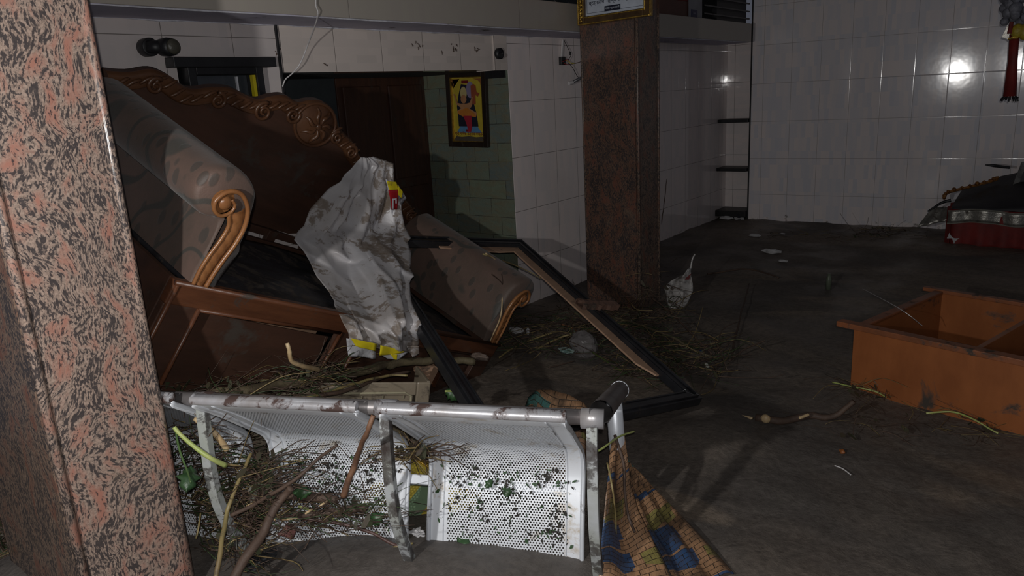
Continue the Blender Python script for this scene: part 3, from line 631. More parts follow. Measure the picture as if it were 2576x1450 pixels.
# ================================================================== BROKEN BLACK BOARD FRAME
fr = empty('board_frame', 'large broken black wooden frame with bare plywood edges leaning over the sofa onto the mud', 'frame')
nrm = (B - A).cross(C_ - B).normalized(); nrm = nrm if nrm.z > 0 else -nrm
cen = (A + B + C_ + D) / 4
for nm, a, b in (('right_bar', A, B), ('bottom_bar', B, C_), ('left_bar', C_, D), ('top_bar', D, A)):
    dd = (b - a).normalized(); inn = nrm.cross(dd); inn = inn if inn.dot(cen - a) > 0 else -inn; wd = .062
    e = .0
    mb = MB(); p = [a, b, b + inn * wd - dd * wd * .9, a + inn * wd + dd * wd * .9]
    mb.prism(p, nrm * -.018, nrm * .018)
    r1 = [a + inn * .012 + dd * .01, b + inn * .012 - dd * .01, b + inn * .022 - dd * .02, a + inn * .022 + dd * .02]; mb.prism(r1, nrm * .018, nrm * .026)
    r1 = [a + inn * .050 + dd * .05, b + inn * .050 - dd * .05, b + inn * .058 - dd * .06, a + inn * .058 + dd * .06]; mb.prism(r1, nrm * .018, nrm * .022)
    o = mb.build(nm, BLACKF, fr, bevel=.002)
    if nm in ('right_bar', 'top_bar'):
        lo, hi = (.05, .87) if nm == 'right_bar' else (.40, .97)
        s0, s1 = a.lerp(b, lo), a.lerp(b, hi); mb = MB()
        ws = .062
        pp = [s0 + inn * .058, s1 + inn * .058, s1 + inn * (.058 + (.02 if nm == 'right_bar' else ws * .7)) , s0.lerp(s1, .93 if nm == 'right_bar' else .6) + inn * (.058 + ws), s0 + inn * (.058 + (ws if nm == 'right_bar' else .02))]
        mb.prism(pp, nrm * -.012, nrm * -.004); mb.build('plywood_strip', PLY, o)
        if nm == 'right_bar':
            for i in range(24):
                p0 = a.lerp(b, .05 + i * .035) + inn * .056; MB().bar(p0 - nrm * .002, p0 + nrm * .004 + inn * .014, .003, .003).build('staple', BLACKF, o)
# wood scraps
o = MB(); p0 = A.lerp(B, .50) + nrm * .034; dd = (B - A).normalized(); inn = nrm.cross(dd); inn = inn if inn.dot(cen - A) > 0 else -inn
rows = []
for i in range(13):
    t = i / 12; c0 = p0 + inn * (.14 - .24 * t) + dd * (.03 - .10 * t * .2); wv = .030 + .008 * noise.noise(V((t * 7, 0, 0)))
    rows.append([c0 + dd * wv * s1 + nrm * (.012 * s2 + .006 * noise.noise(V((t * 9, s1 * 3, s2)))) for s1, s2 in ((-1, -1), (1, -1), (1, 1), (0, 1.5), (-1, 1), (-1, -1))])
tag(o.grid(rows).build('wood_scrap', M('muddy_wood', (.15, .085, .06), (.10, .055, .04), 20, .6, bmp=.8, bscale=40, dirt=.2), solid=.003), 'muddy brown wood scrap lying across the right bar of the black frame', 'wood scrap')
tag(MB().prism([W(1068, 878, .24), W(1110, 915, .22), W(1082, 968, .16), W(1040, 930, .2)], (0, 0, -.006), (0, 0, .006)).build('plywood_scrap', PLY), 'pale broken plywood piece under the left bar of the black frame', 'wood scrap')
tag(MB().prism([W(1105, 926, .15), W(1112, 932, .15), W(1094, 972, .12), W(1086, 968, .12)], (0, 0, -.008), (0, 0, .004)).build('wood_splinter', WOOD), 'short reddish wood splinter beside the pale plywood piece', 'wood scrap')
# ================================================================== WOVEN MAT
mat_ = empty('woven_mat', 'woven palm mat in tan, teal and blue crumpled around the end of the steel bench', 'mat')
def mat_piece(Lp, Rp, nr, nc, wav, amp, name='mat_fold', su=None):
    rows = []; uvs = []
    for i in range(nr + 1):
        t = i / nr; l = V(pl(Lp, t)); r = V(pl(Rp, t)); row = []; uv = []
        for j in range(nc + 1):
            u = j / nc; p = l.lerp(r, u); p = p + V((.25, -.4, .85)) * amp * math.sin(u * wav * math.pi + t * 1.2) * (1 - .3 * t) + V((0, 0, .008 * noise.noise(p * 9)))
            row.append(p); uv.append((u * (r - l).length * 1.15 + .01, t * .75))
        rows.append(row); uvs.append(uv)
    return MB().grid(rows, uvs).build(name, MATW, mat_, smooth=True, solid=.003)
mat_piece([W(1548, 1062, .36), W(1532, 1150, .33), W(1522, 1250, .28), W(1512, 1340, .20), W(1505, 1395, .14), W(1500, 1470, .08)],
          [W(1562, 1075, .34), W(1572, 1150, .30), W(1580, 1230, .22), W(1600, 1300, .14), W(1640, 1380, .08), W(1690, 1480, .05)], 70, 30, 2.2, .020)
mat_piece([W(1560, 1120, .14), W(1582, 1230, .08), W(1615, 1320, .05), W(1660, 1400, .04), W(1700, 1480, .04)],
          [W(1575, 1170, .08), W(1640, 1225, .035), W(1700, 1280, .03), W(1770, 1350, .03), W(1850, 1440, .015)], 60, 40, 5, .010)
rows = []; uvs = []
for i in range(25):
    t = i / 24; an = math.pi * t; bx = 1405 - 90 * math.cos(an); hh = .17 * math.sin(an) ** .75
    p = W(bx, 1075 - 18 * math.cos(an) * -1, 0); row = []; uv = []
    for j in range(15):
        u = j / 14; row.append(p + V((.10 * u * math.sin(an * .5), .05 * (u - .5), hh * (1 - .1 * u) - .16 * u * (1 - math.sin(an) * .0) + .05))); uv.append((t * .35, u * .25))
    rows.append(row); uvs.append(uv)
rows = []; uvs = []
top = [(1316, 1040), (1330, 1000), (1352, 982), (1385, 982), (1430, 994), (1468, 1015), (1492, 1045)]
for i in range(25):
    t = i / 24; tx, ty = pl(top, t); row = []; uv = []
    p1 = PX(tx, ty, 2.18); p0 = V((2.02 + .05 * math.sin(t * 9), PX(tx, 1100, 2.02).y, .0))
    for j in range(15):
        u = j / 14; p = p1.lerp(p0, u); p.x -= .05 * math.sin(u * math.pi); row.append(p); uv.append((t * .42, u * .3 + .02 * math.sin(t * 8)))
    rows.append(row); uvs.append(uv)
MB().grid(rows, uvs).build('mat_fold', MATW, mat_, smooth=True, solid=.004)
# ================================================================== VARNISHED CABINET
cang = math.atan2(-.18, .66)
exl = V((-.262, -.965, 0)).normalized(); eyd = V((.965, -.262, 0)).normalized()
CM = Matrix(((exl.x, eyd.x, 0, 3.39), (exl.y, eyd.y, 0, .73), (0, 0, 1, -.02), (0, 0, 0, 1)))
cab = empty('wooden_cabinet', 'orange brown varnished wooden cabinet lying open side up in the mud', 'cabinet', CM)
CL, CD, CH = 1.45, .84, .285
MB().box((0, 0, -.1), (CL, .02, CH)).build('front_side', CAB, cab, bevel=.002)
MB().box((0, CD - .02, -.1), (CL, CD, CH)).build('far_side', CAB, cab, bevel=.002)
MB().box((0, .021, -.1), (.02, CD - .021, CH)).build('end_panel', CAB, cab, bevel=.002)
MB().box((CL - .02, .021, -.1), (CL, CD - .021, CH)).build('end_panel', CAB, cab, bevel=.002)
for x in (.44, .88): MB().box((x, .021, -.1), (x + .022, CD - .021, CH - .012)).build('shelf', CAB, cab, bevel=.002)
MB().box((.021, .021, -.1), (CL - .021, CD - .021, .045)).build('back_board', M('muddy_board', (.10, .04, .02), (.05, .03, .02), 5, .6, dirt=.3), cab)
MB().box((-.075, -.014, CH + .001), (CL, .036, CH + .026)).build('front_batten', CABD, cab, bevel=.003)
MB().box((-.07, CD - .036, CH + .001), (CL, CD + .004, CH + .020)).build('far_batten', CABD, cab, bevel=.003)
MB().box((-.012, .037, CH + .001), (.03, CD - .037, CH + .014)).build('end_batten', CABD, cab, bevel=.003)
# ================================================================== ALTAR TABLE far right
al = empty('altar_table', 'low altar table under dark cloth with red skirt and silver trim', 'table')
rows = []
for i in range(50):
    y = .80 - 1.5 * i / 49; rows.append([V((6.82 + .02 * math.sin(y * 40) * (1 - k / 8), y, lerp(-.03, .275, k / 8))) for k in range(9)])
MB().grid(rows).build('red_skirt', REDC, al, smooth=True, solid=.004)
MB().grid([[V((lerp(6.82, 7.2, k / 6), .80 + .04 * math.sin(k * 2), z)) for k in range(7)] for z in (-.03, .1, .2, .29)]).build('red_side', REDC, al, solid=.004)
rows = []
for i in range(50):
    y = .82 - 1.5 * i / 49; rows.append([V((6.808 + .012 * math.sin(y * 30), y, .175 + .10 * k / 5 + .010 * math.sin(y * 13))) for k in range(6)])
tr = MB().grid(rows).build('silver_trim', SILV, al, smooth=True, solid=.003)
mb = MB()
for z in (.175, .275): mb.tube([V((6.80 + .012 * math.sin((.82 - 1.5 * i / 49) * 30), .82 - 1.5 * i / 49, z + .010 * math.sin((.82 - 1.5 * i / 49) * 13))) for i in range(50)], .005, 6)
mb.build('bright_piping', M('bright_piping', (.6, .58, .5), None, 20, .25, .6), tr)
DCL = M('dark_altar_cloth', (.030, .028, .032), (.018, .016, .018), 6, .6, bmp=.5, bscale=14, dirt=.2)
rows = []
for i in range(40):
    y = .81 - 1.5 * i / 39; lift = min(1, (.81 - y) / .45)
    rows.append([V((lerp(6.815, 7.33, k / 12), y - .02 * k / 12, .278 + lift * .27 * (k / 12) ** .8 + .10 * (1 - lift) * (k / 12) + .012 * noise.noise(V((y * 8, k * .4, 0))))) for k in range(13)])
MB().grid(rows).build('dark_cloth', DCL, al, smooth=True, solid=.004)
mb = MB(); pth = smooth_path([PX(2375, 500, 7.05), PX(2385, 485, 7.1), PX(2440, 470, 7.15), PX(2490, 457, 7.2), PX(2510, 450, 7.22)], 6)
mb.tube(pth, .012, 8); 
for i, p in enumerate(pth[::2]): mb.ball(p + V((-.01, 0, .012)), .014 + .004 * math.sin(i * 2), 8, 6)
tag(mb.build('bead_garland', M('bead_gold', (.45, .20, .05), (.12, .05, .03), 50, .25, .5)), 'string of copper beads along the slope of the dark altar cloth', 'garland')
tag(MB().tube(smooth_path([PX(2334, 532, 6.95), PX(2350, 522, 6.97), PX(2370, 510, 7.0), PX(2392, 504, 7.02)], 5), [.006 + .0005 * i for i in range(16)]).build('black_stick', DARK), 'black curved stick poking from the foot of the bead garland', 'stick')
tag(MB().tube([PX(2479, 415, 7.1), PX(2500, 417, 7.12), PX(2540, 422, 7.16)], [.004, .012, .010]).build('black_rod', DARK), 'tapered black rod jutting from the stepped red box', 'stick')
sb = empty('stepped_box', 'stepped red box standing on the altar table', 'box')
for i, (z0, z1, y0) in enumerate(((.44, .55, .40), (.55, .60, .34), (.60, .66, .31), (.66, .71, .22))):
    MB().box((7.15, -.5, z0), (7.36, y0, z1 - .004)).build('step', REDC if i else DCL, sb, bevel=.006)
MB().prism([V((7.13, .43, .44)), V((7.13, .39, .62)), V((7.2, .30, .66)), V((7.2, .30, .44))], (0, 0, 0), (.04, 0, 0)).build('foil_corner', SILV, sb)
patchf = lambda px, py, x: PX(px, py, x)
rows = [[PX(lerp(2345, 2400, u) - 40 * v_ * (1 - u), lerp(522, 520, u) + v_ * lerp(52, 30, u), 6.98 - .08 * v_) + V((.02 * math.sin(u * 15), 0, 0)) for u in [k / 8 for k in range(9)]] for v_ in [k / 6 for k in range(7)]]
tag(MB().grid(rows).build('foil_sheet', SILV, smooth=True, solid=.003), 'crumpled dull silver foil trailing off the near corner of the altar', 'foil')
tag(MB().grid([[PX(2390 + 12 * u - 8 * v_, 600 - 14 * v_ * math.sin(u * 3), 6.80) for u in (0, .5, 1, 1.5, 2)] for v_ in (0, .5, 1)]).build('foil_scrap', PAPER, solid=.004), 'small bright scrap at the foot of the red altar skirt', 'scrap')
# ================================================================== HANGING DECORATION top right
hg = empty('hanging_garland', 'hanging garland of grey blossoms with a long red tassel against the glossy wall', 'garland')
gx = 6.0
MB().tube([PX(2552, 85, gx), PX(2548, 150, gx), PX(2540, 242, gx)], [.032, .030, .043], 14, flat=.8).build('red_tassel', REDC, hg, smooth=True)
mb = MB()
for i in range(46):
    mb.ball(PX(2548 + random.uniform(-22, 45), random.uniform(-60, 60), gx + random.uniform(-.03, .05)), random.uniform(.024, .042), 8, 6)
mb.build('grey_blossom', M('grey_blossom', (.22, .22, .26), (.10, .10, .12), 30, .6, bmp=.5), hg, smooth=True)
mb = MB(); mb.ball(PX(2560, 78, gx - .02), (.03, .04, .045)); mb.ball(PX(2578, 80, gx - .02), (.03, .04, .05)); mb.build('yellow_flower', M('yellow_petals', (.42, .34, .03), (.3, .2, .02), 40, .5, bmp=.6), hg, smooth=True)
MB().tube([PX(2545, 55, gx - .03), PX(2540, 85, gx - .03)], [.012, .016]).build('red_ribbon', REDC, hg)
MB().prism([PX(2520, 94, gx), PX(2535, 62, gx), PX(2545, 92, gx), PX(2538, 100, gx)], (0, 0, 0), (.02, 0, 0)).build('foil_leaf', SILV, hg)
MB().tube([PX(2536, 98, gx - .03), PX(2550, 95, gx - .035), PX(2560, 96, gx - .03)], .008).build('gold_collar', GOLD, hg)
mb = MB()
for k in range(14):
    a = k / 14 * 6.28; p = PX(2540, 243, gx); mb.tube([p + V((.03 * math.cos(a), .035 * math.sin(a), 0)), p + V((.04 * math.cos(a), .05 * math.sin(a), -.022 - .01 * math.sin(k * 3)))], .005, 6)
mb.build('tassel_fringe', DARK, hg)
# ================================================================== PICTURES
def text_obj(s, size, mat, mtx, parent, align='CENTER', ext=.0006):
    c = bpy.data.curves.new('lettering', 'FONT'); c.body = s; c.size = size; c.align_x = align; c.extrude = ext; c.materials.append(mat)
    t = bpy.data.objects.new('t', c); COL.objects.link(t); bpy.context.view_layer.update()
    me = bpy.data.meshes.new_from_object(t.evaluated_get(bpy.context.evaluated_depsgraph_get())); bpy.data.objects.remove(t)
    o = bpy.data.objects.new('lettering', me); COL.objects.link(o); o.parent = parent; o.matrix_local = mtx; return o
def frame_rect(mb, x0, z0, x1, z1, w_, d0, d1):
    mb.box((x0, d0, z0), (x0 + w_, d1, z1)); mb.box((x1 - w_, d0, z0), (x1, d1, z1)); mb.box((x0 + w_, d0, z0), (x1 - w_, d1, z0 + w_)); mb.box((x0 + w_, d0, z1 - w_), (x1 - w_, d1, z1)); return mb
# local frame: x to the viewer's right, z up, -y towards the viewer. On a wall facing -X: right = -Y, viewer = -X
def facing_negx(loc, roll=0.0, lean=0.0):
    return Matrix.Translation(loc) @ Matrix(((0, 1, 0, 0), (-1, 0, 0, 0), (0, 0, 1, 0), (0, 0, 0, 1))) @ Matrix.Rotation(lean, 4, 'X') @ Matrix.Rotation(roll, 4, 'Y')
TX = Matrix.Rotation(math.pi / 2, 4, 'X')
def tx(x, y, z): return Matrix.Translation((x, y, z)) @ TX
pc = empty('poster_frame', 'dark framed yellow poster of a seated crowned figure hanging on the slate', 'picture', facing_negx((3.742, 3.17, 1.275), .03, .0))
pw, ph = .165, .235
frame_rect(MB(), -pw, -ph, pw, ph, .034, -.028, 0).build('frame', M('dark_frame', (.022, .014, .010), None, 9, .3, dirt=.1), pc, bevel=.003)
frame_rect(MB(), -pw + .033, -ph + .033, pw - .033, ph - .033, .006, -.022, -.002).build('gold_slip', GOLD, pc)
pw2, ph2 = pw - .034, ph - .034
pr = MB().box((-pw2, -.008, -ph2), (pw2, -.003, ph2)).build('print', flat('poster_yellow', (.48, .37, .04), .35), pc)
def blob(name, pts, mat, y, parent, th=.0012, k=1.0): return MB().prism([(a * FK[0], y, b * FK[0] + FK[1]) for a, b in pts], (0, -th, 0), (0, 0, 0)).build(name, mat, parent)
def ell(cx, cz, rx, rz, n=20, a0=0, a1=2 * math.pi): return [(cx + rx * math.cos(a0 + (a1 - a0) * i / n), cz + rz * math.sin(a0 + (a1 - a0) * i / n)) for i in range(n)]
FK = [1.2, -.004]
blob('blue_base', [(-.085, -.118), (.090, -.118), (.058, -.080), (-.055, -.080)], flat('poster_blue', (.10, .24, .42)), -.009, pr)
blob('dark_throne', [(-.068, -.084), (.068, -.084), (.060, -.02), (.045, .03), (.03, .09), (.0, .13), (-.04, .135), (-.06, .08), (-.075, .02), (-.07, -.03)], flat('poster_dark', (.014, .016, .03)), -.010, pr)
blob('pale_halo', ell(.022, .105, .026, .042), flat('poster_mauve', (.24, .20, .32)), -.0115, pr)
blob('small_figure', [(.028, .125), (.046, .135), (.062, .125), (.066, .095), (.086, .085), (.074, .07), (.058, .078), (.058, .03), (.03, .03)], flat('poster_rust', (.28, .07, .03)), -.013, pr)
blob('crown', ell(-.022, .088, .022, .034), flat('poster_cream', (.50, .40, .18)), -.0145, pr)
blob('face', ell(-.022, .058, .020, .022), flat('poster_skin', (.40, .19, .09)), -.016, pr)
blob('torso', [(-.092, .085), (-.082, .086), (-.066, .04), (-.045, .035), (.0, .035), (.022, .04), (.036, .07), (.042, .068), (.036, .025), (.02, .008), (.065, -.012), (.062, -.03), (.0, -.022), (-.065, -.018), (-.07, -.004), (-.04, .012), (-.07, .03)], flat('poster_peach', (.42, .21, .10)), -.0175, pr)
blob('orange_drape', [(-.062, -.004), (.0, .014), (.056, -.018), (.062, -.035), (.02, -.03), (-.03, -.032), (-.058, -.02)], flat('poster_orange', (.50, .18, .03)), -.019, pr)
blob('red_cloth', [(-.026, -.028), (.030, -.028), (.032, -.085), (.022, -.112), (.004, -.112), (-.004, -.075)], flat('poster_red', (.36, .02, .04)), -.0205, pr)
FK = [1.0, 0.0]
pill = flat('poster_maroon', (.16, .012, .012))
blob('maroon_plate', [(-.044, .162), (.012, .162), (.012, .180), (-.044, .180)], pill, -.010, pr); blob('maroon_plate', [(-.022, -.138), (.018, -.138), (.018, -.124), (-.022, -.124)], pill, -.010, pr)
blob('corner_ornament', [(.05, .19), (.118, .19), (.118, .13), (.108, .165), (.09, .18)], flat('poster_brown', (.25, .10, .03)), -.010, pr)
blob('corner_ornament', [(-.118, .19), (-.06, .19), (-0.135, .182), (-.108, .16), (-.118, .13)], flat('poster_brown2', (.25, .10, .03)), -.010, pr)
blob('muddy_foot', [(-.128, -.2), (.128, -.2), (.112, -.168), (.06, -.172), (0, -.166), (-.06, -.172), (-.11, -.168)], flat('poster_mud', (.07, .055, .04), .8), -.0105, pr)
text_obj('श्री गणेश उत्सव मण्डल', .027, pill, tx(0.004, -.0105, -.160), pr)
# framed notice on the far pillar
nf = empty('framed_notice', 'gilt framed white and red notice hung on the far pillar', 'picture', facing_negx((4.04, 2.262, 1.735), -.02, -.06))
nw, nh = .238, .62
frame_rect(MB(), -nw, 0, nw, nh, .044, -.030, 0).build('frame', BRONZE, nf, bevel=.004)
mb = frame_rect(MB(), -nw - .002, -.002, nw + .002, nh, .007, -.034, -.004); frame_rect(mb, -nw + .033, .033, nw - .033, nh - .033, .007, -.036, -.02); mb.build('gold_edge', GOLD, nf, bevel=.002)
mb = MB()
for i in range(26):
    z = .02 + i * .023
    mb.ball((-nw + .020 + .003 * math.sin(i * 2.2), -.033, z), (.011, .006, .0085), 8, 5); mb.tube([(-nw + .012, -.034, z + .006), (-nw + .02, -.037, z + .012), (-nw + .028, -.034, z + .017)], .003, 6)
mb.build('leaf_relief', GOLD, nf, smooth=True)
WN = flat('notice_white', (.52, .56, .64), .3); BLK = flat('notice_black', (.012, .014, .03), .4)
pn = MB().box((-nw + .04, -.012, .04), (nw - .04, -.004, nh - .04)).build('print', WN, nf)
blob('red_field', [(-.172, .148), (.172, .148), (.172, .5), (-.172, .5)], flat('notice_red', (.34, .035, .05), .3), -.013, pn)
mb = MB(); frame_rect(mb, -.185, .060, .185, .53, .0018, -.0135, -.012); mb.build('rule', BLK, pn)
text_obj('ब्रह्मलीन  महन्त राजेश्वर िगरी', .0285, BLK, tx(-.006, -.0138, .106), pn)
blob('black_plate', [(-.065, .058), (.040, .058), (.040, .088), (-.065, .088)], BLK, -.0135, pn)
text_obj('गादीर पूर्णनाथजी', .0145, WN, tx(-.0125, -.0152, .069), pn)
# small gilt picture behind the bench
gp = empty('gilt_picture', 'small gilt framed yellow and green picture wedged behind the gap between the bench seats', 'picture', Matrix.Translation(W(1058, 1262, .05)) @ Matrix.Rotation(-.7, 4, 'Z') @ Matrix.Rotation(-.95, 4, 'X') @ Matrix.Rotation(.75, 4, 'Y'))
frame_rect(MB(), -.17, -.13, .17, .13, .02, -.014, 0).build('frame', GOLD, gp, bevel=.003)
MB().box((-.15, -.006, -0.155), (.15, -.002, .11)).build('print', flat('yellow_picture', (.42, .33, .05), .3), gp)
MB().box((-.03, -.008, -0.155), (.03, -.006, .11)).build('green_band', flat('green_picture', (.16, .24, .14), .3), gp)
# ================================================================== WALL FITTINGS
wl = empty('wall_lamp', 'black twin-ended wall lamp above the small framed window', 'lamp')
MB().tube([(1.515, 2.85, 1.595), (1.515, 2.80, 1.595)], .033, 20).build('base', DARK, wl, smooth=True, bevel=.004)
MB().tube([(1.505, 2.81, 1.595), (1.545, 2.775, 1.592)], .024, 16).build('neck', DARK, wl, smooth=True)
MB().tube([(1.545, 2.79, 1.592), (1.56, 2.765, 1.592), (1.565, 2.745, 1.592)], [.030, .034, .031], 20).build('head', DARK, wl, smooth=True)
MB().ball((1.567, 2.738, 1.592), (.028, .012, .028)).build('lens', M('dusty_lens', (.07, .065, .05), None, 30, .4, bmp=.5), wl, smooth=True)
lh = empty('lamp_holder', 'broken black lamp holder in the end tile of the header', 'lamp')
MB().tube([(3.66, 2.847, 1.592), (3.66, 2.825, 1.592)], .032, 18).build('cup', DARK, lh, smooth=True)
MB().tube([(3.652, 2.83, 1.59), (3.635, 2.80, 1.575)], .012, 10).build('stub', DARK, lh)
tag(MB().tube(smooth_path([PY(796, -30, 2.53), PY(794, 10, 2.53), PY(799, 42, 2.54), PY(775, 110, 2.76), PY(755, 160, 2.80), PY(735, 185, 2.82), PY(718, 200, 2.83), PY(711, 218, 2.84)], 6), .0028, 8).build('hanging_wire', WIREM), 'thin white wire hanging from the beam past the tiled header', 'wire')
cn = empty('electrical_conduit', 'white conduit with open black switch box and loose wires high on the partition', 'conduit')
MB().bar(PY(1416, 100, 2.84), PY(1413, 145, 2.84), .012, .012).build('conduit', WIREM, cn)
MB().box((4.315, 2.825, 1.525), (4.365, 2.849, 1.578)).build('switch_box', DARK, cn, bevel=.003)
for nm, pts, mt in (('black_lead', [(1418, 100), (1432, 128), (1436, 140), (1428, 155), (1440, 170), (1455, 195), (1475, 208)], BLACKW), ('red_lead', [(1416, 155), (1430, 150), (1432, 163), (1420, 160)], REDP), ('yellow_lead', [(1425, 152), (1440, 160), (1450, 158)], YEL), ('brown_lead', [(1425, 163), (1445, 160), (1465, 154)], CARVE)):
    MB().tube(smooth_path([PY(a, b, 2.82 - .01 * math.sin(a)) for a, b in pts], 4), .002, 6).build(nm, mt, cn)
tl = empty('tube_light', 'grey fluorescent tube hanging askew beside the far pillar', 'tube light')
MB().tube([PY(1440, 207, 2.80), PY(1500, 178, 2.72)], .010, 12).build('tube', M('grey_tube', (.10, .10, .11), None, 9, .3), tl, smooth=True)
MB().tube([PY(1431, 210, 2.81), PY(1441, 207, 2.80)], .012, 12).build('end_cap', WIREM, tl)
tag(MB().box((4.45, 2.842, 1.59), (4.457, 2.85, 1.613)).build('wall_hook', DARK), 'small black hook at the top of the partition', 'hook')
mb = MB(); rn = random.Random(2)
for cx, cy, n_ in ((1030, 108, 2), (1054, 115, 5), (1140, 120, 7), (1104, 133, 1), (1197, 128, 5), (815, 170, 2), (700, 130, 3)):
    for _ in range(n_):
        p = PY(cx + rn.uniform(-9, 9), cy + rn.uniform(-9, 9), 2.852); a = rn.uniform(0, 3.1); d = V((math.cos(a), 0, math.sin(a))) * rn.uniform(.004, .012)
        mb.tube([p - d, p + V((0, -.003, .001)), p + d], [.0008, .0028, .001], 6)
tag(mb.build('mud_splashes', BARK, smooth=True), 'dark leaf bits and mud flecks stuck to the header tiles', 'debris', kind='stuff')
# niche shelves
for i, (z, lb) in enumerate(((.985, 'upper dark stone shelf in the tiled corner niche'), (.505, 'middle dark stone shelf in the tiled corner niche'), (.075, 'lowest dark shelf of the niche just above the mud'))):
    tag(MB().box((7.36 - .05 * i * .3, 2.672, z - (.02 if i < 2 else .05)), (7.598, 2.978, z + .012)).build('niche_shelf', DARK, bevel=.003), lb, 'shelf')
# loft clutter on top of the beam
tag(MB().box((PY(1640, 20, 2.62).x, 2.60, 1.863), (PY(1735, 20, 2.60).x, 2.9, 1.98)).build('storage_box', M('maroon_box', (.13, .05, .035), None, 5, .6)), 'brownish maroon box on the beam beside the white sheet', 'box')
tag(MB().box((PY(1732, 20, 2.60).x, 2.60, 1.98), (PY(1640, 0, 2.60).x, 2.9, 2.06)).build('folded_cloth', REDC, bevel=.01), 'dark maroon cloth folded on top of the brownish box', 'cloth')
x0, x1 = PY(1733, 30, 2.59).x, PY(1766, 40, 2.59).x
nb = empty('paper_notice', 'white paper sheet with a dark blue label standing on the beam', 'notice')
MB().box((x0, 2.59, 1.863), (x1, 2.594, 2.02)).build('sheet', M('dim_white', (.30, .30, .33), None, 5, .6), nb)
MB().box((x0 + .04, 2.586, 1.866), (x1 - .1, 2.590, 1.925)).build('blue_label', flat('label_blue', (.03, .035, .10)), nb)
MB().box((x0 + .07, 2.584, 1.892), (x1 - .14, 2.586, 1.903)).build('label_line', flat('label_pale', (.16, .16, .22)), nb)
x0, x1 = PY(1768, 30, 2.68).x, 7.33
gr = empty('loft_cage', 'dark metal grille cage on the beam next to the glossy wall', 'cage')
mb = MB()
for i in range(34): mb.bar((x0 + (x1 - x0) * i / 33, 2.68, 1.863), (x0 + (x1 - x0) * i / 33, 2.68, 2.3), .008, .008)
mb.build('upright_bar', BLACKF, gr); mb = MB()
for z in (1.868, 1.925, 1.99, 2.06, 2.13): mb.bar((x0, 2.672, z), (x1, 2.672, z), .012, .012)
mb.build('cross_bar', BLACKF, gr); MB().box((x0 + .35, 2.70, 1.863), (x1, 2.9, 2.3)).build('dark_bundle', DARK, gr)
tag(MB().grid([[PY(1395 + 12 * u, 12 - 6 * math.sin(u * 2.1 + v_) * v_ + 4 * u * .4, 2.56 + .02 * v_) for u in range(6)] for v_ in range(3)]).build('plastic_bag', PAPER, solid=.003), 'pale plastic scrap on the edge of the beam beside the gilt notice', 'plastic bag')
# wall dirt marks sit in the tile; dark strip above the slate doorway
struct(MB().box((3.70, 2.865, 1.455), (3.75, 2.985, 1.497)).build('trim_5', DARK), 'dark block under the header end tile')
# ================================================================== DEBRIS BEHIND THE BENCH
cr = empty('plastic_crate', 'muddy beige plastic crate buried in twigs behind the bench', 'crate')
c0, c1 = W(1085, 962, .30), W(640, 965, .42); e1 = (c1 - c0).normalized(); e3 = V((0, 0, 1)); e3 = (e3 - e1 * e3.dot(e1)).normalized(); e2 = e1.cross(e3)
e2 = e2 if e2.dot(V((1, 1, 0))) > 0 else -e2
KM = Matrix(((e1.x, e2.x, e3.x, c0.x), (e1.y, e2.y, e3.y, c0.y), (e1.z, e2.z, e3.z, c0.z), (0, 0, 0, 1))); cr.matrix_world = KM
L_ = (c1 - c0).length
frame_rect(MB(), 0, -.34, L_, 0, .055, 0, .012).build('front_rim', CRATE, cr, bevel=.006)
MB().box((.06, .03, -.30), (L_ - .06, .04, -.035)).build('inner_panel', CRATE, cr)
MB().box((.0, .013, -.34), (.012, .2, 0)).build('end_wall', CRATE, cr, bevel=.003)
mb = MB(); mb.tube([(.07, .004, -0.155), (.075, .0, -.055), (.10, -.004, -.040), (L_ - .1, -.004, -.040)], .0045, 8)
for i in range(7): mb.bar((.10 + i * .08, .008, -.04), (.10 + i * .08, .02, -.07), .004, .004)
mb.build('bright_bar', M('pale_bar', (.42, .38, .26), None, 9, .4), cr)
# ---- sticks and stems: each one a thing of its own
def stick(name, pts, r0, r1, mat, label, cat='stick', group=None, knots=True, n=9):
    """pts: (px, py, height above the mud)"""
    P = smooth_path([W(*p) for p in pts], 5); k = len(P)
    for i, p in enumerate(P): P[i] = p + V((noise.noise(p * 14), noise.noise(p * 14 + V((5, 5, 5))), noise.noise(p * 14 + V((9, 0, 0))))) * r0 * .9
    rs = [lerp(r0, r1, i / (k - 1)) * (1 + (.18 * noise.noise(V((i * .9, r0 * 1000, 0))) if knots else 0)) for i in range(k)]
    return tag(MB().tube(P, rs, n).build(name, mat, smooth=True), label, cat, group)
stick('branch', [(1195, 910, .24), (1140, 908, .26), (1060, 908, .30), (980, 918, .33), (900, 935, .38), (800, 950, .43), (700, 965, .46), (600, 985, .5), (500, 995, .5)], .016, .020, BARKG, 'long mossy branch lying above the beige crate behind the bench', 'branch')
b_ = stick('branch', [(723, 865, .66), (728, 880, .64), (733, 905, .60), (752, 918, .57), (775, 925, .54), (800, 930, .50)], .006, .0085, PEEL, 'crooked pale peeled branch standing up before the sofa panel', 'branch')
stick('twig', [(1030, 935, .3), (960, 950, .33), (900, 975, .36), (830, 990, .4), (740, 1000, .42)], .006, .008, BARK, 'dark twig crossing the beige crate', 'twig')
stick('stem', [(1025, 945, .33), (980, 945, .34), (930, 955, .36), (880, 970, .38), (770, 1002, .42)], .0045, .006, STRAW, 'olive stem slanting over the crate behind the bench', 'stem')
stick('stem', [(652, 958, .46), (720, 957, .46), (790, 955, .44)], .0035, .004, STRAW, 'straight yellow stem below the sofa front panel', 'stem')
stick('stick', [(490, 1052, .50), (515, 1072, .48), (545, 1100, .45), (572, 1132, .40)], .007, .010, PEEL, 'thick split pale stick beside the near pillar', 'stick')
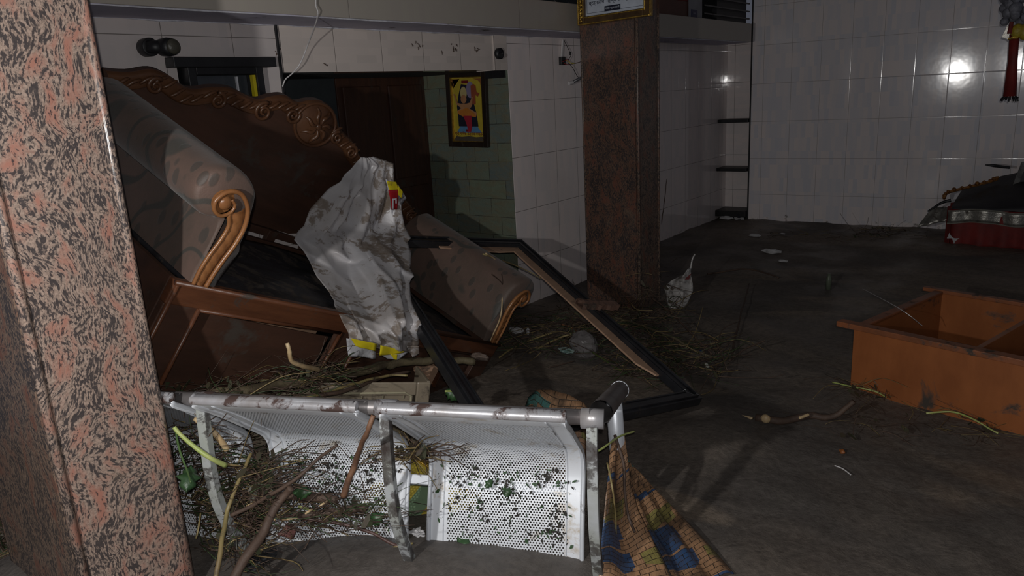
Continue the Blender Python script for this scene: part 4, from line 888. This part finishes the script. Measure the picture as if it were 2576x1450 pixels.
stick('stem', [(440, 1075, .52), (455, 1092, .5), (490, 1125, .46), (530, 1155, .42), (568, 1172, .38)], .0055, .0075, GREENST, 'thick pale green stem leaning from the near pillar', 'stem')
stick('stem', [(568, 1168, .38), (590, 1170, .37), (607, 1172, .36)], .004, .002, STRAW, 'split tip of the thick pale green stem', 'stem')
stick('stem', [(632, 1140, .36), (610, 1190, .33), (580, 1260, .28), (568, 1300, .25), (556, 1370, .22), (545, 1460, .16)], .005, .007, STRAW, 'long olive stem running down beside the near pillar', 'stem')
stick('branch', [(735, 1225, .36), (715, 1250, .33), (680, 1300, .29), (660, 1340, .26), (620, 1400, .2), (588, 1470, .15)], .010, .014, BARK, 'dark brown branch leaning diagonally over the bench seat to the corner', 'branch')
stick('twig', [(848, 1122, .46), (800, 1155, .42), (745, 1205, .38), (690, 1240, .34), (640, 1270, .3), (580, 1300, .27)], .004, .006, BARK, 'thin dark twig crossing the upper bench seat', 'twig')
stick('branch', [(640, 1240, .24), (700, 1252, .24), (780, 1255, .24), (850, 1258, .23)], .011, .013, BARK, 'short brown branch lying level on the bench seat', 'branch')
stick('branch', [(735, 1295, .20), (800, 1292, .2), (860, 1284, .2), (922, 1279, .2)], .009, .012, BARK, 'reddish brown branch below the level one on the seat', 'branch')
stick('branch', [(635, 1222, .26), (642, 1240, .25), (652, 1262, .22)], .008, .008, BARK, 'stubby upright branch end in the debris by the bench', 'branch')
stick('twig', [(720, 1300, .18), (800, 1310, .16), (880, 1322, .14), (940, 1345, .11), (1000, 1375, .08), (1040, 1410, .06), (1075, 1445, .05)], .0055, .004, M('red_twig', (.10, .05, .042), None, 20, .5), 'long reddish twig curving over the mud below the seats', 'twig')
stick('twig', [(940, 1045, .62), (925, 1085, .58), (905, 1130, .50), (895, 1165, .44), (880, 1200, .40), (862, 1250, .34)], .006, .009, M('root_brown', (.17, .085, .045), (.09, .045, .03), 20, .6, bmp=.6), 'forked brown root hanging from the bench rim onto the seat', 'root')
stick('stem', [(750, 1275, .2), (800, 1290, .18), (850, 1312, .15), (900, 1330, .12), (950, 1345, .1)], .0045, .003, GREENST, 'green yellow stem slanting over the mud by the seat', 'stem')
stick('stem', [(920, 1391, .06), (960, 1384, .07), (1000, 1376, .08), (1038, 1368, .08)], .0035, .003, STRAW, 'straight yellow stem lying on the mud below the middle bracket', 'stem')
stick('stem', [(505, 1290, .2), (500, 1320, .18), (492, 1356, .15)], .003, .003, STRAW, 'short straw stem upright by the granite pillar', 'stem')
stick('stem', [(566, 1376, .12), (590, 1360, .13), (612, 1352, .14)], .003, .002, STRAW, 'short pale splinter in the lower left debris', 'stem')
for i, (x, y, x2, y2) in enumerate(((675, 1303, 692, 1307), (710, 1306, 748, 1304), (768, 1294, 785, 1284), (803, 1277, 822, 1262), (622, 1276, 640, 1268))):
    stick('wood_chip', [(x, y, .24), ((x + x2) / 2, (y + y2) / 2, .245), (x2, y2, .24)], .004 if i < 4 else .008, .003 if i < 4 else .007, PEEL, ('yellow chip of peeled wood under the dark branch', 'long yellow chip of peeled wood by the dark branch', 'slanting yellow chip of peeled wood on the debris', 'curled yellow chip of peeled wood beside the root', 'thick pale cut stick end above the debris')[i], 'wood chip')
stick('branch', [(1238, 690, .55), (1262, 712, .48), (1270, 740, .4)], .003, .002, BARK, 'thin dark drooping twig behind the frame corner', 'twig')
stick('vine', [(1222, 638, .62), (1248, 655, .55), (1262, 680, .5), (1264, 730, .44), (1262, 780, .36), (1250, 820, .28), (1232, 858, .22)], .0045, .003, PEEL, 'pale vine hanging over the front of the right sofa arm', 'vine')
stick('stem', [(1215, 640, .6), (1290, 665, .5), (1360, 700, .42)], .004, .003, STRAW, 'olive stem passing under the top corner of the frame', 'stem')
stick('stem', [(1255, 900, .02), (1300, 872, .03), (1350, 850, .04), (1390, 838, .05)], .005, .004, STRAW, 'straight tan stem on the mud before the sofa arm', 'stem')
stick('stem', [(1330, 888, .02), (1370, 868, .03), (1410, 850, .04), (1450, 838, .06), (1500, 835, .05)], .005, .006, STRAW, 'greenish stem leading to the cloudy plastic bag', 'stem')
stick('twig', [(1412, 816, .05), (1440, 826, .05), (1465, 845, .04)], .004, .003, M('orange_twig', (.25, .11, .05), None, 20, .5), 'orange brown twig above the cloudy plastic bag', 'twig')
stick('branch', [(1530, 795, .08), (1600, 815, .07), (1680, 845, .06), (1740, 880, .04), (1800, 900, .02)], .009, .006, BARKG, 'long mossy branch lying from the frame towards the open mud', 'branch')
stick('twig', [(1640, 750, .12), (1680, 780, .1), (1730, 830, .08), (1790, 890, .03)], .005, .004, BARK, 'bare twig stretching from the far pillar to the mud', 'twig')
stick('twig', [(1835, 910, .01), (1870, 880, .05), (1925, 858, .12)], .005, .003, BARK, 'dark forked twig standing on the open mud', 'twig')
stick('twig', [(1840, 905, .01), (1852, 840, .02), (1870, 770, .04), (1885, 715, .05)], .006, .004, BARK, 'long faint muddy branch stretched up the open mud', 'twig')
stick('branch', [(1780, 690, .02), (1850, 678, .03), (1900, 680, .03), (1960, 700, .02)], .007, .005, BARK, 'sunken muddy branch below the white scraps', 'branch')
lg = stick('driftwood_log', [(1905, 1055, .02), (1960, 1058, .03), (2030, 1050, .03), (2080, 1052, .03), (2115, 1040, .05), (2145, 1012, .10)], .017, .010, BARK, 'dark forked driftwood log with pale cut ends in front of the cabinet', 'log')
stick('stick', [(1862, 1046, .02), (1880, 1050, .02), (1893, 1055, .02)], .004, .008, PEEL, 'small pale splinter left of the driftwood log', 'stick')
MB().ball(W(1926, 1054, .045), (.014, .02, .018), 10, 8).build('cut_end', PEEL, lg); MB().tube([W(2012, 1052, .06), W(2033, 1044, .062)], .006).build('split_face', PEEL, lg)
stick('stem', [(2095, 962, .01), (2150, 975, .02), (2200, 985, .02), (2230, 1000, .02)], .004, .003, GREENST, 'green stem at the near foot of the cabinet', 'stem')
stick('stem', [(2330, 1040, .02), (2390, 1036, .03), (2440, 1052, .03), (2510, 1092, .02)], .004, .003, GREENST, 'curved green stem along the base of the cabinet', 'stem')
stick('stem', [(1480, 1150, .38), (1520, 1125, .38), (1560, 1098, .36), (1597, 1086, .34)], .003, .003, GREENST, 'thin green stem crossing the end leg of the bench', 'stem')
stick('stem', [(1548, 1095, .37), (1562, 1140, .33), (1570, 1200, .27), (1580, 1290, .18), (1596, 1340, .14)], .005, .004, BARK, 'brown stem running down the fold of the mat', 'stem')
stick('stem', [(1528, 1165, .34), (1540, 1230, .3), (1548, 1300, .2), (1550, 1380, .12)], .003, .002, STRAW, 'straw stem caught in the upright mat fold', 'stem')
stick('stem', [(1490, 885, .05), (1540, 920, .03), (1590, 950, .02)], .004, .003, M('moss_stem', (.06, .09, .02), None, 10, .6), 'mossy stem on the mud inside the black frame', 'stem')
stick('stem', [(1120, 985, .28), (1160, 985, .27), (1195, 986, .26)], .004, .004, GREENST, 'pale green stem beside the crate corner', 'stem')
stick('twig', [(1665, 560, .5), (1672, 500, .62), (1677, 450, .75)], .003, .002, BARK, 'dark twig stuck up against the far pillar edge', 'twig')
stick('twig', [(1380, 925, .01), (1420, 915, .01), (1445, 908, .01)], .003, .002, BARK, 'short black twig flat on the mud below the debris', 'twig')
LEAFBITS = M('leaf_bits', (.050, .034, .022), (.030, .042, .018), 25, .5)
# ---- tangles nobody could count
def tangle(name, boxes, n, mats, label, ln=(.05, .22), rr_=(.0008, .0022), seed=1, zup=.04):
    rnd = random.Random(seed); groups = {}
    for k in range(n):
        (x0, y0, x1, y1, z0, z1) = rnd.choice(boxes); t = rnd.random(); px = lerp(x0, x1, rnd.random()); py = lerp(y0, y1, t); z = lerp(z0, z1, rnd.random())
        c = W(px, py, z)
        if any(x_ - .05 < c.x < X_ + .05 and y_ - .05 < c.y < Y_ + .05 for x_, y_, X_, Y_ in ((.625, 1.912, .887, 2.42), (4.09, 2.15, 4.36, 2.53))): continue
        a = rnd.uniform(0, math.pi * 2); l_ = rnd.uniform(*ln); d = V((math.cos(a), math.sin(a), rnd.uniform(-.25, .3)))
        if rnd.random() < .6: d = (d + V((.7, -.9, 0)) * (1 if rnd.random() < .5 else -1)).normalized()
        b = c + d * l_; m_ = c.lerp(b, .5) + V((rnd.uniform(-1, 1), rnd.uniform(-1, 1), rnd.uniform(-.6, 1))) * l_ * .18; r = rnd.uniform(*rr_)
        if any((.50 < q_.x < .97 and q_.y < 2.46 and q_.y > 1.2) or (4.02 < q_.x < 4.42 and 2.08 < q_.y < 2.58) for q_ in (c, m_, b)) and seed in (5, 8, 11): continue
        if seed == 8 and max(c.y, m_.y, b.y) > 2.80: continue
        mi = rnd.choice(range(len(mats))); P = smooth_path([c, m_, b], 3)
        for p in P: p.z = max(p.z, mud_z(p.x, p.y) + .002)
        if k % 3 == 0:
            f_ = rnd.uniform(.006, .020); n1 = V((rnd.gauss(0, 1), rnd.gauss(0, 1), rnd.gauss(0, 1) + 1.2)).normalized(); t1 = n1.orthogonal().normalized(); t2 = n1.cross(t1); q0 = c + V((0, 0, .01))
            groups.setdefault('leaf', MB()).prism([q0 + t1 * f_ * math.cos(j * 1.05) * rnd.uniform(.7, 1.6) + t2 * f_ * .55 * math.sin(j * 1.05) * rnd.uniform(.6, 1.2) for j in range(6)], n1 * -.0006, n1 * .0006)
        groups.setdefault(mi, MB()).tube(P, [r * (1 - .5 * i / len(P)) for i in range(len(P))], 5)
    root = None
    for i, (mi, mb_) in enumerate(groups.items()):
        o = mb_.build(name if root is None else ('leaf_bits' if mi == 'leaf' else 'loose_stem'), LEAFBITS if mi == 'leaf' else mats[mi], root, smooth=mi != 'leaf')
        if root is None: root = tag(o, label, 'debris', kind='stuff')
        else: o['kind'] = 'stuff'
    return root
STRAWD = M('dull_straw', (.20, .15, .06), (.12, .08, .035), 20, .6)
DKST = M('wet_brown_stem', (.075, .045, .028), (.04, .026, .02), 20, .6); DKG = M('dark_green_stem', (.04, .065, .022), (.025, .04, .015), 20, .55)
tangle('twig_debris', [(420, 960, 640, 1010, .42, .56), (560, 950, 800, 1000, .36, .44), (700, 920, 860, 960, .42, .50)], 300, [DKST, BARK, STRAWD, DKG, DKST, BARK], 'tangle of wet twigs and straw between bench rim and sofa', seed=3)
tangle('twig_debris', [(430, 1060, 520, 1260, .30, .5), (440, 1230, 660, 1400, .10, .28), (560, 1240, 950, 1330, .12, .26), (640, 1150, 690, 1260, .2, .34), (480, 1090, 640, 1300, .12, .34), (500, 1290, 660, 1440, .02, .12), (490, 1230, 680, 1330, .08, .22), (5, 1260, 50, 1440, .0, .06)], 1700, [DKST, BARK, DKST, DKG, BARK, DKST, STRAWD], 'dark tangle of stems and roots in the lower left corner', seed=5)
tangle('twig_debris', [(1240, 790, 1560, 890, .0, .06), (1420, 750, 1700, 860, .0, .10), (1560, 850, 1830, 950, .0, .06)], 620, [DKST, BARK, DKST, STRAWD, DKG], 'spread of wet straw and twigs around the foot of the far pillar', (.08, .35), (.001, .003), seed=8)
tangle('twig_debris', [(1000, 1130, 1080, 1160, .34, .40), (1600, 660, 1700, 800, .05, .35)], 170, [DKST, STRAWD, BARK], 'straw wisps caught between the bench seats and on the far pillar', (.05, .16), seed=11)
tangle('twig_debris', [(2120, 965, 2260, 1005, .0, .04), (2150, 575, 2250, 600, 0, .05), (2060, 1040, 2576, 1110, .0, .01), (1900, 580, 2350, 600, 0, .02)], 190, [DKST, BARK, STRAWD], 'scattered wisps by the cabinet foot and the tiled wall', (.05, .25), seed=13)
# crumbs and leaf shreds on the bench panels
rnd = random.Random(4); mbs = [MB(), MB()]
clus = [(rnd.uniform(.06, .42), rnd.uniform(.05, .27)) for _ in range(34)]
for k in range(1500):
    s0 = rnd.choice((0, 0, 0, PT, PT, PT, -PT, -PT, -PT, -PT)); cl = rnd.choice(clus); u = min(.45, max(.02, rnd.gauss(cl[0], .016) if k % 6 else rnd.uniform(.03, .44))); v_ = min(.30, max(.02, rnd.gauss(cl[1], .016)))  # third seat gets more: real litter, also darkening it for the pillar's shadow
    c = fold + du * v_ + V((s0 + u, -.012, -.004)); r = rnd.uniform(.0015, .0085) * rnd.random() + .0012; a = rnd.uniform(0, 6.28); e = rnd.uniform(.15, .8)
    w1_ = V((math.cos(a), 0, 0)) + du * math.sin(a); w2_ = V((-math.sin(a), 0, 0)) + du * math.cos(a); nn = du.cross(V((1, 0, 0))) * -1
    mb_ = mbs[k % 3 == 0]; pts = [c + w1_ * r * e * math.cos(q_ * 1.05) * rnd.uniform(.6, 1.2) + w2_ * r * math.sin(q_ * 1.05) * rnd.uniform(.6, 1.3) for q_ in range(6)]
    mb_.prism([BMx @ p for p in pts], BMx.to_3x3() @ V((0, -.001, -.001)), BMx.to_3x3() @ V((0, -.003, -.003)))
o = mbs[0].build('leaf_litter', M('black_crumbs', (.018, .014, .010), None, 30, .7)); tag(o, 'dark crumbs and leaf shreds stuck to the perforated seats', 'debris', kind='stuff')
o2 = mbs[1].build('green_shreds', LEAF, o); o2['kind'] = 'stuff'
# individual leaves
def leaf(pts, lab, mat=LEAF, lobes=5):
    a, b = W(*pts[0]), W(*pts[1]); d = b - a; L0 = d.length; side = d.cross(ray((pts[0][0] + pts[1][0]) / 2, (pts[0][1] + pts[1][1]) / 2)).normalized(); rows = []
    upn = side.cross(d).normalized()
    for i in range(13):
        t = i / 12; w_ = L0 * .34 * math.sin(math.pi * t ** .8) * (1 + .28 * math.sin(t * lobes * 6.28)); c = a + d * t
        rows.append([c + side * w_ * u + upn * (.12 * L0 * abs(u) + .05 * L0 * math.sin(t * 9)) for u in (-1, -.5, 0, .5, 1)])
    mb = MB().grid(rows); return tag(mb.build('leaf', mat, smooth=True, solid=.001), lab, 'leaf')
leaf(((925, 1320, .16), (965, 1295, .19)), 'lobed dark green leaf low on the middle seat')
leaf(((735, 1240, .30), (785, 1238, .30)), 'dark green leaf on the debris beside the dark branch')
leaf(((1222, 1228, .24), (1240, 1206, .26)), 'small curled green leaf high on the end seat', lobes=3)
leaf(((1272, 1250, .22), (1284, 1225, .24)), 'thin green leaf beside the curled one on the end seat', lobes=2)
leaf(((1150, 1352, .08), (1185, 1388, .05)), 'smooth dark green leaf lying on the mud before the end seat', lobes=0)
leaf(((1120, 985, .28), (1170, 1000, .25)), 'dark leaves beside the crate corner')
leaf(((480, 1170, .42), (470, 1235, .38)), 'hanging green leaf spray beside the near pillar', lobes=3)
stick('grass_blade', [(441, 1080, .5), (452, 1130, .46), (470, 1180, .42), (480, 1215, .4)], .0035, .002, M('blade_green', (.07, .13, .04), None, 9, .5), 'narrow green blade hanging against the near pillar', 'grass blade')
leaf(((1500, 1170, .5), (1480, 1180, .48)), 'tiny green shred on the end leg') if False else None
leaf(((2110, 1132, .01), (2125, 1140, .01)), 'tiny orange leaf on the open mud', M('orange_leaf', (.25, .08, .02), None, 9, .5), 0)
leaf(((750, 1330, .12), (700, 1345, .13)), 'dull pink rag in the lower left debris', M('pink_rag', (.16, .07, .06), (.1, .05, .045), 12, .6), 1)['category'] = 'rag'
bpy.data.objects[-1].name = bpy.data.objects[-1].name
# ---- litter
def crumple(name, c, r, mat, label, cat, sq=(1, 1, .6), seed=0, amp=.45, sub=0):
    mb = MB(); n, k = 22, 14; rows = []; c = V(c)
    for i in range(k + 1):
        rows.append([])
        for j in range(n + 1):
            jj = j % n; d = V((math.sin(math.pi * i / k) * math.cos(2 * math.pi * jj / n), math.sin(math.pi * i / k) * math.sin(2 * math.pi * jj / n), math.cos(math.pi * i / k)))
            f = 1 + amp * (noise.noise(d * 1.8 + V((seed, 0, 0))) + .6 * abs(noise.noise(d * 5 + V((0, seed, 0)))))
            rows[-1].append(c + V((d.x * sq[0], d.y * sq[1], d.z * sq[2])) * r * f)
    return tag(mb.grid(rows).build(name, mat), label, cat)
bg = empty('plastic_bag', 'crumpled white plastic bag snagged beside the far pillar', 'plastic bag')
rows = []
Lb2 = [(1738, 672), (1722, 690), (1690, 705), (1672, 722), (1676, 750), (1690, 782)]; Rb2 = [(1741, 674), (1740, 690), (1742, 712), (1742, 735), (1730, 765), (1712, 786)]
for i in range(25):
    t = i / 24; l, r = pl(Lb2, t), pl(Rb2, t); rows.append([])
    for j in range(21):
        u = j / 20; p = PX(lerp(l[0], r[0], u), lerp(l[1], r[1], u), 4.25); p.x -= .05 * math.sin(u * 3.14) + .03 * noise.noise(V((u * 4, t * 3, 2))) + .02 * abs(noise.noise(V((u * 9, t * 7, 5)))); rows[-1].append(p)
MB().grid(rows).build('bag_body', BAGM, bg, smooth=True, solid=.002)
MB().tube(smooth_path([PX(1737, 680, 4.24), PX(1741, 655, 4.25), PX(1748, 640, 4.27)], 4), .005, 6).build('twisted_top', BAGM, bg)
rows = [[PX(1725 + 14 * u - 6 * v_, 700 - 12 * u * (1 - v_) + 4 * v_, 4.2) for u in (0, .5, 1)] for v_ in (0, .5, 1)]
MB().grid(rows).build('red_print', M('dull_red', (.12, .02, .02), None, 9, .5), bg, solid=.002)
crumple('plastic_bag', W(1468, 868, .05), .075, CLEAR, 'cloudy grey plastic bag half buried inside the frame', 'plastic bag', (.8, 1, .9), 3, .25)
crumple('paper_scrap', W(1300, 832, .03), .045, PAPER, 'white crumpled scrap on the twigs near the sofa arm', 'scrap', (.5, 1, .35), 5)
crumple('paper_scrap', W(1328, 834, .03), .014, PAPER, 'tiny white scrap right beside the bigger white scrap', 'scrap', (.6, .7, 1.4), 6)
wr = crumple('food_wrapper', W(1425, 882, .02), .042, M('teal_wrapper', (.30, .38, .36), (.06, .12, .11), 40, .4), 'teal and white wrapper beside the cloudy bag', 'wrapper', (.5, 1, .3), 8)
crumple('paper_scrap', W(1940, 632, .01), .07, PAPER, 'large white scrap alone on the open mud', 'scrap', (.45, 1, .22), 9, .6)
crumple('paper_scrap', W(1970, 657, .01), .035, PAPER, 'small white scrap just beyond the lone large one', 'scrap', (.5, 1, .25), 12)
crumple('paper_scrap', W(1900, 592, .01), .05, PAPER, 'thin pale scrap near the niche shelves', 'scrap', (.4, 1, .25), 14)
crumple('paper_scrap', W(1970, 588, .01), .02, PAPER, 'tiny pale scrap by the base of the glossy wall', 'scrap', (.5, 1, .25), 15)
np_ = empty('newspaper', 'crumpled printed newspaper on the lowest niche shelf', 'paper')
o = crumple('sheet', PX(1860, 549, 7.36), .05, PAPER, 'x', 'x', (.4, 1, .8), 21); del o['label']; del o['category']; o.parent = np_
o = crumple('folded_page', PX(1828, 547, 7.34), .07, PAPER, 'x', 'x', (.2, 1, .25), 22); del o['label']; del o['category']; o.parent = np_
mb = MB()
for i in range(4): p = PX(1858 + 2 * i, 541 + 4 * i, 7.325); mb.box(p, p + V((.004, .03, .006)))
mb.build('print_line', BLK, np_)
bt = W(2084, 728, .0); tag(MB().tube([bt, bt + V((0, 0, .07)), bt + V((0, 0, .09)), bt + V((0, 0, .105))], [.018, .018, .010, .010], 12).build('small_bottle', M('green_glass', (.12, .14, .10), None, 9, .15), smooth=True), 'small upright glass bottle alone on the open mud', 'bottle')
crumple('blue_cap', W(1762, 886, .02), .012, flat('blue_plastic', (.02, .05, .25)), 'small blue plastic cap at the edge of the twigs', 'cap', seed=2)
crumple('black_rag', W(655, 1410, .05), .03, DARK, 'black rag end lying on the mud in the lower left', 'rag', (1.6, .7, .5), 4)
crumple('red_scrap', W(658, 1197, .25), .012, M('red_foil', (.3, .03, .05), None, 9, .4), 'small red and white foil scrap between the seats', 'scrap', seed=7)
crumple('white_flower', W(1052, 1342, .06), .016, PAPER, 'small crumpled white petal at the foot of the middle bracket', 'scrap', (1, 1.2, .6), 17, .9)
crumple('brown_wedge', W(1208, 898, .16), .05, M('brown_plastic', (.16, .12, .10), None, 9, .4), 'pointed brown plastic shard at the end of the long branch', 'scrap', (.35, 1, .35), 18, .3)
crumple('chrome_ball', W(418, 1000, .52), .012, M('chrome', (.6, .6, .62), None, 9, .15, .9), 'small shiny metal ball beside the near pillar', 'metal ball', (1, 1, 1), 1, 0)
tag(MB().tube(smooth_path([W(2170, 727, .05), W(2260, 775, .30), W(2320, 820, .22)], 5), .0018, 6).build('loose_wire', WIREM), 'thin pale wire drooping over the end of the cabinet', 'wire')
tag(MB().tube(smooth_path([W(2100, 1172, .006), W(2120, 1180, .006), W(2140, 1195, .006)], 4), .0022, 6).build('thread', WIREM), 'short white thread on the open mud', 'thread')
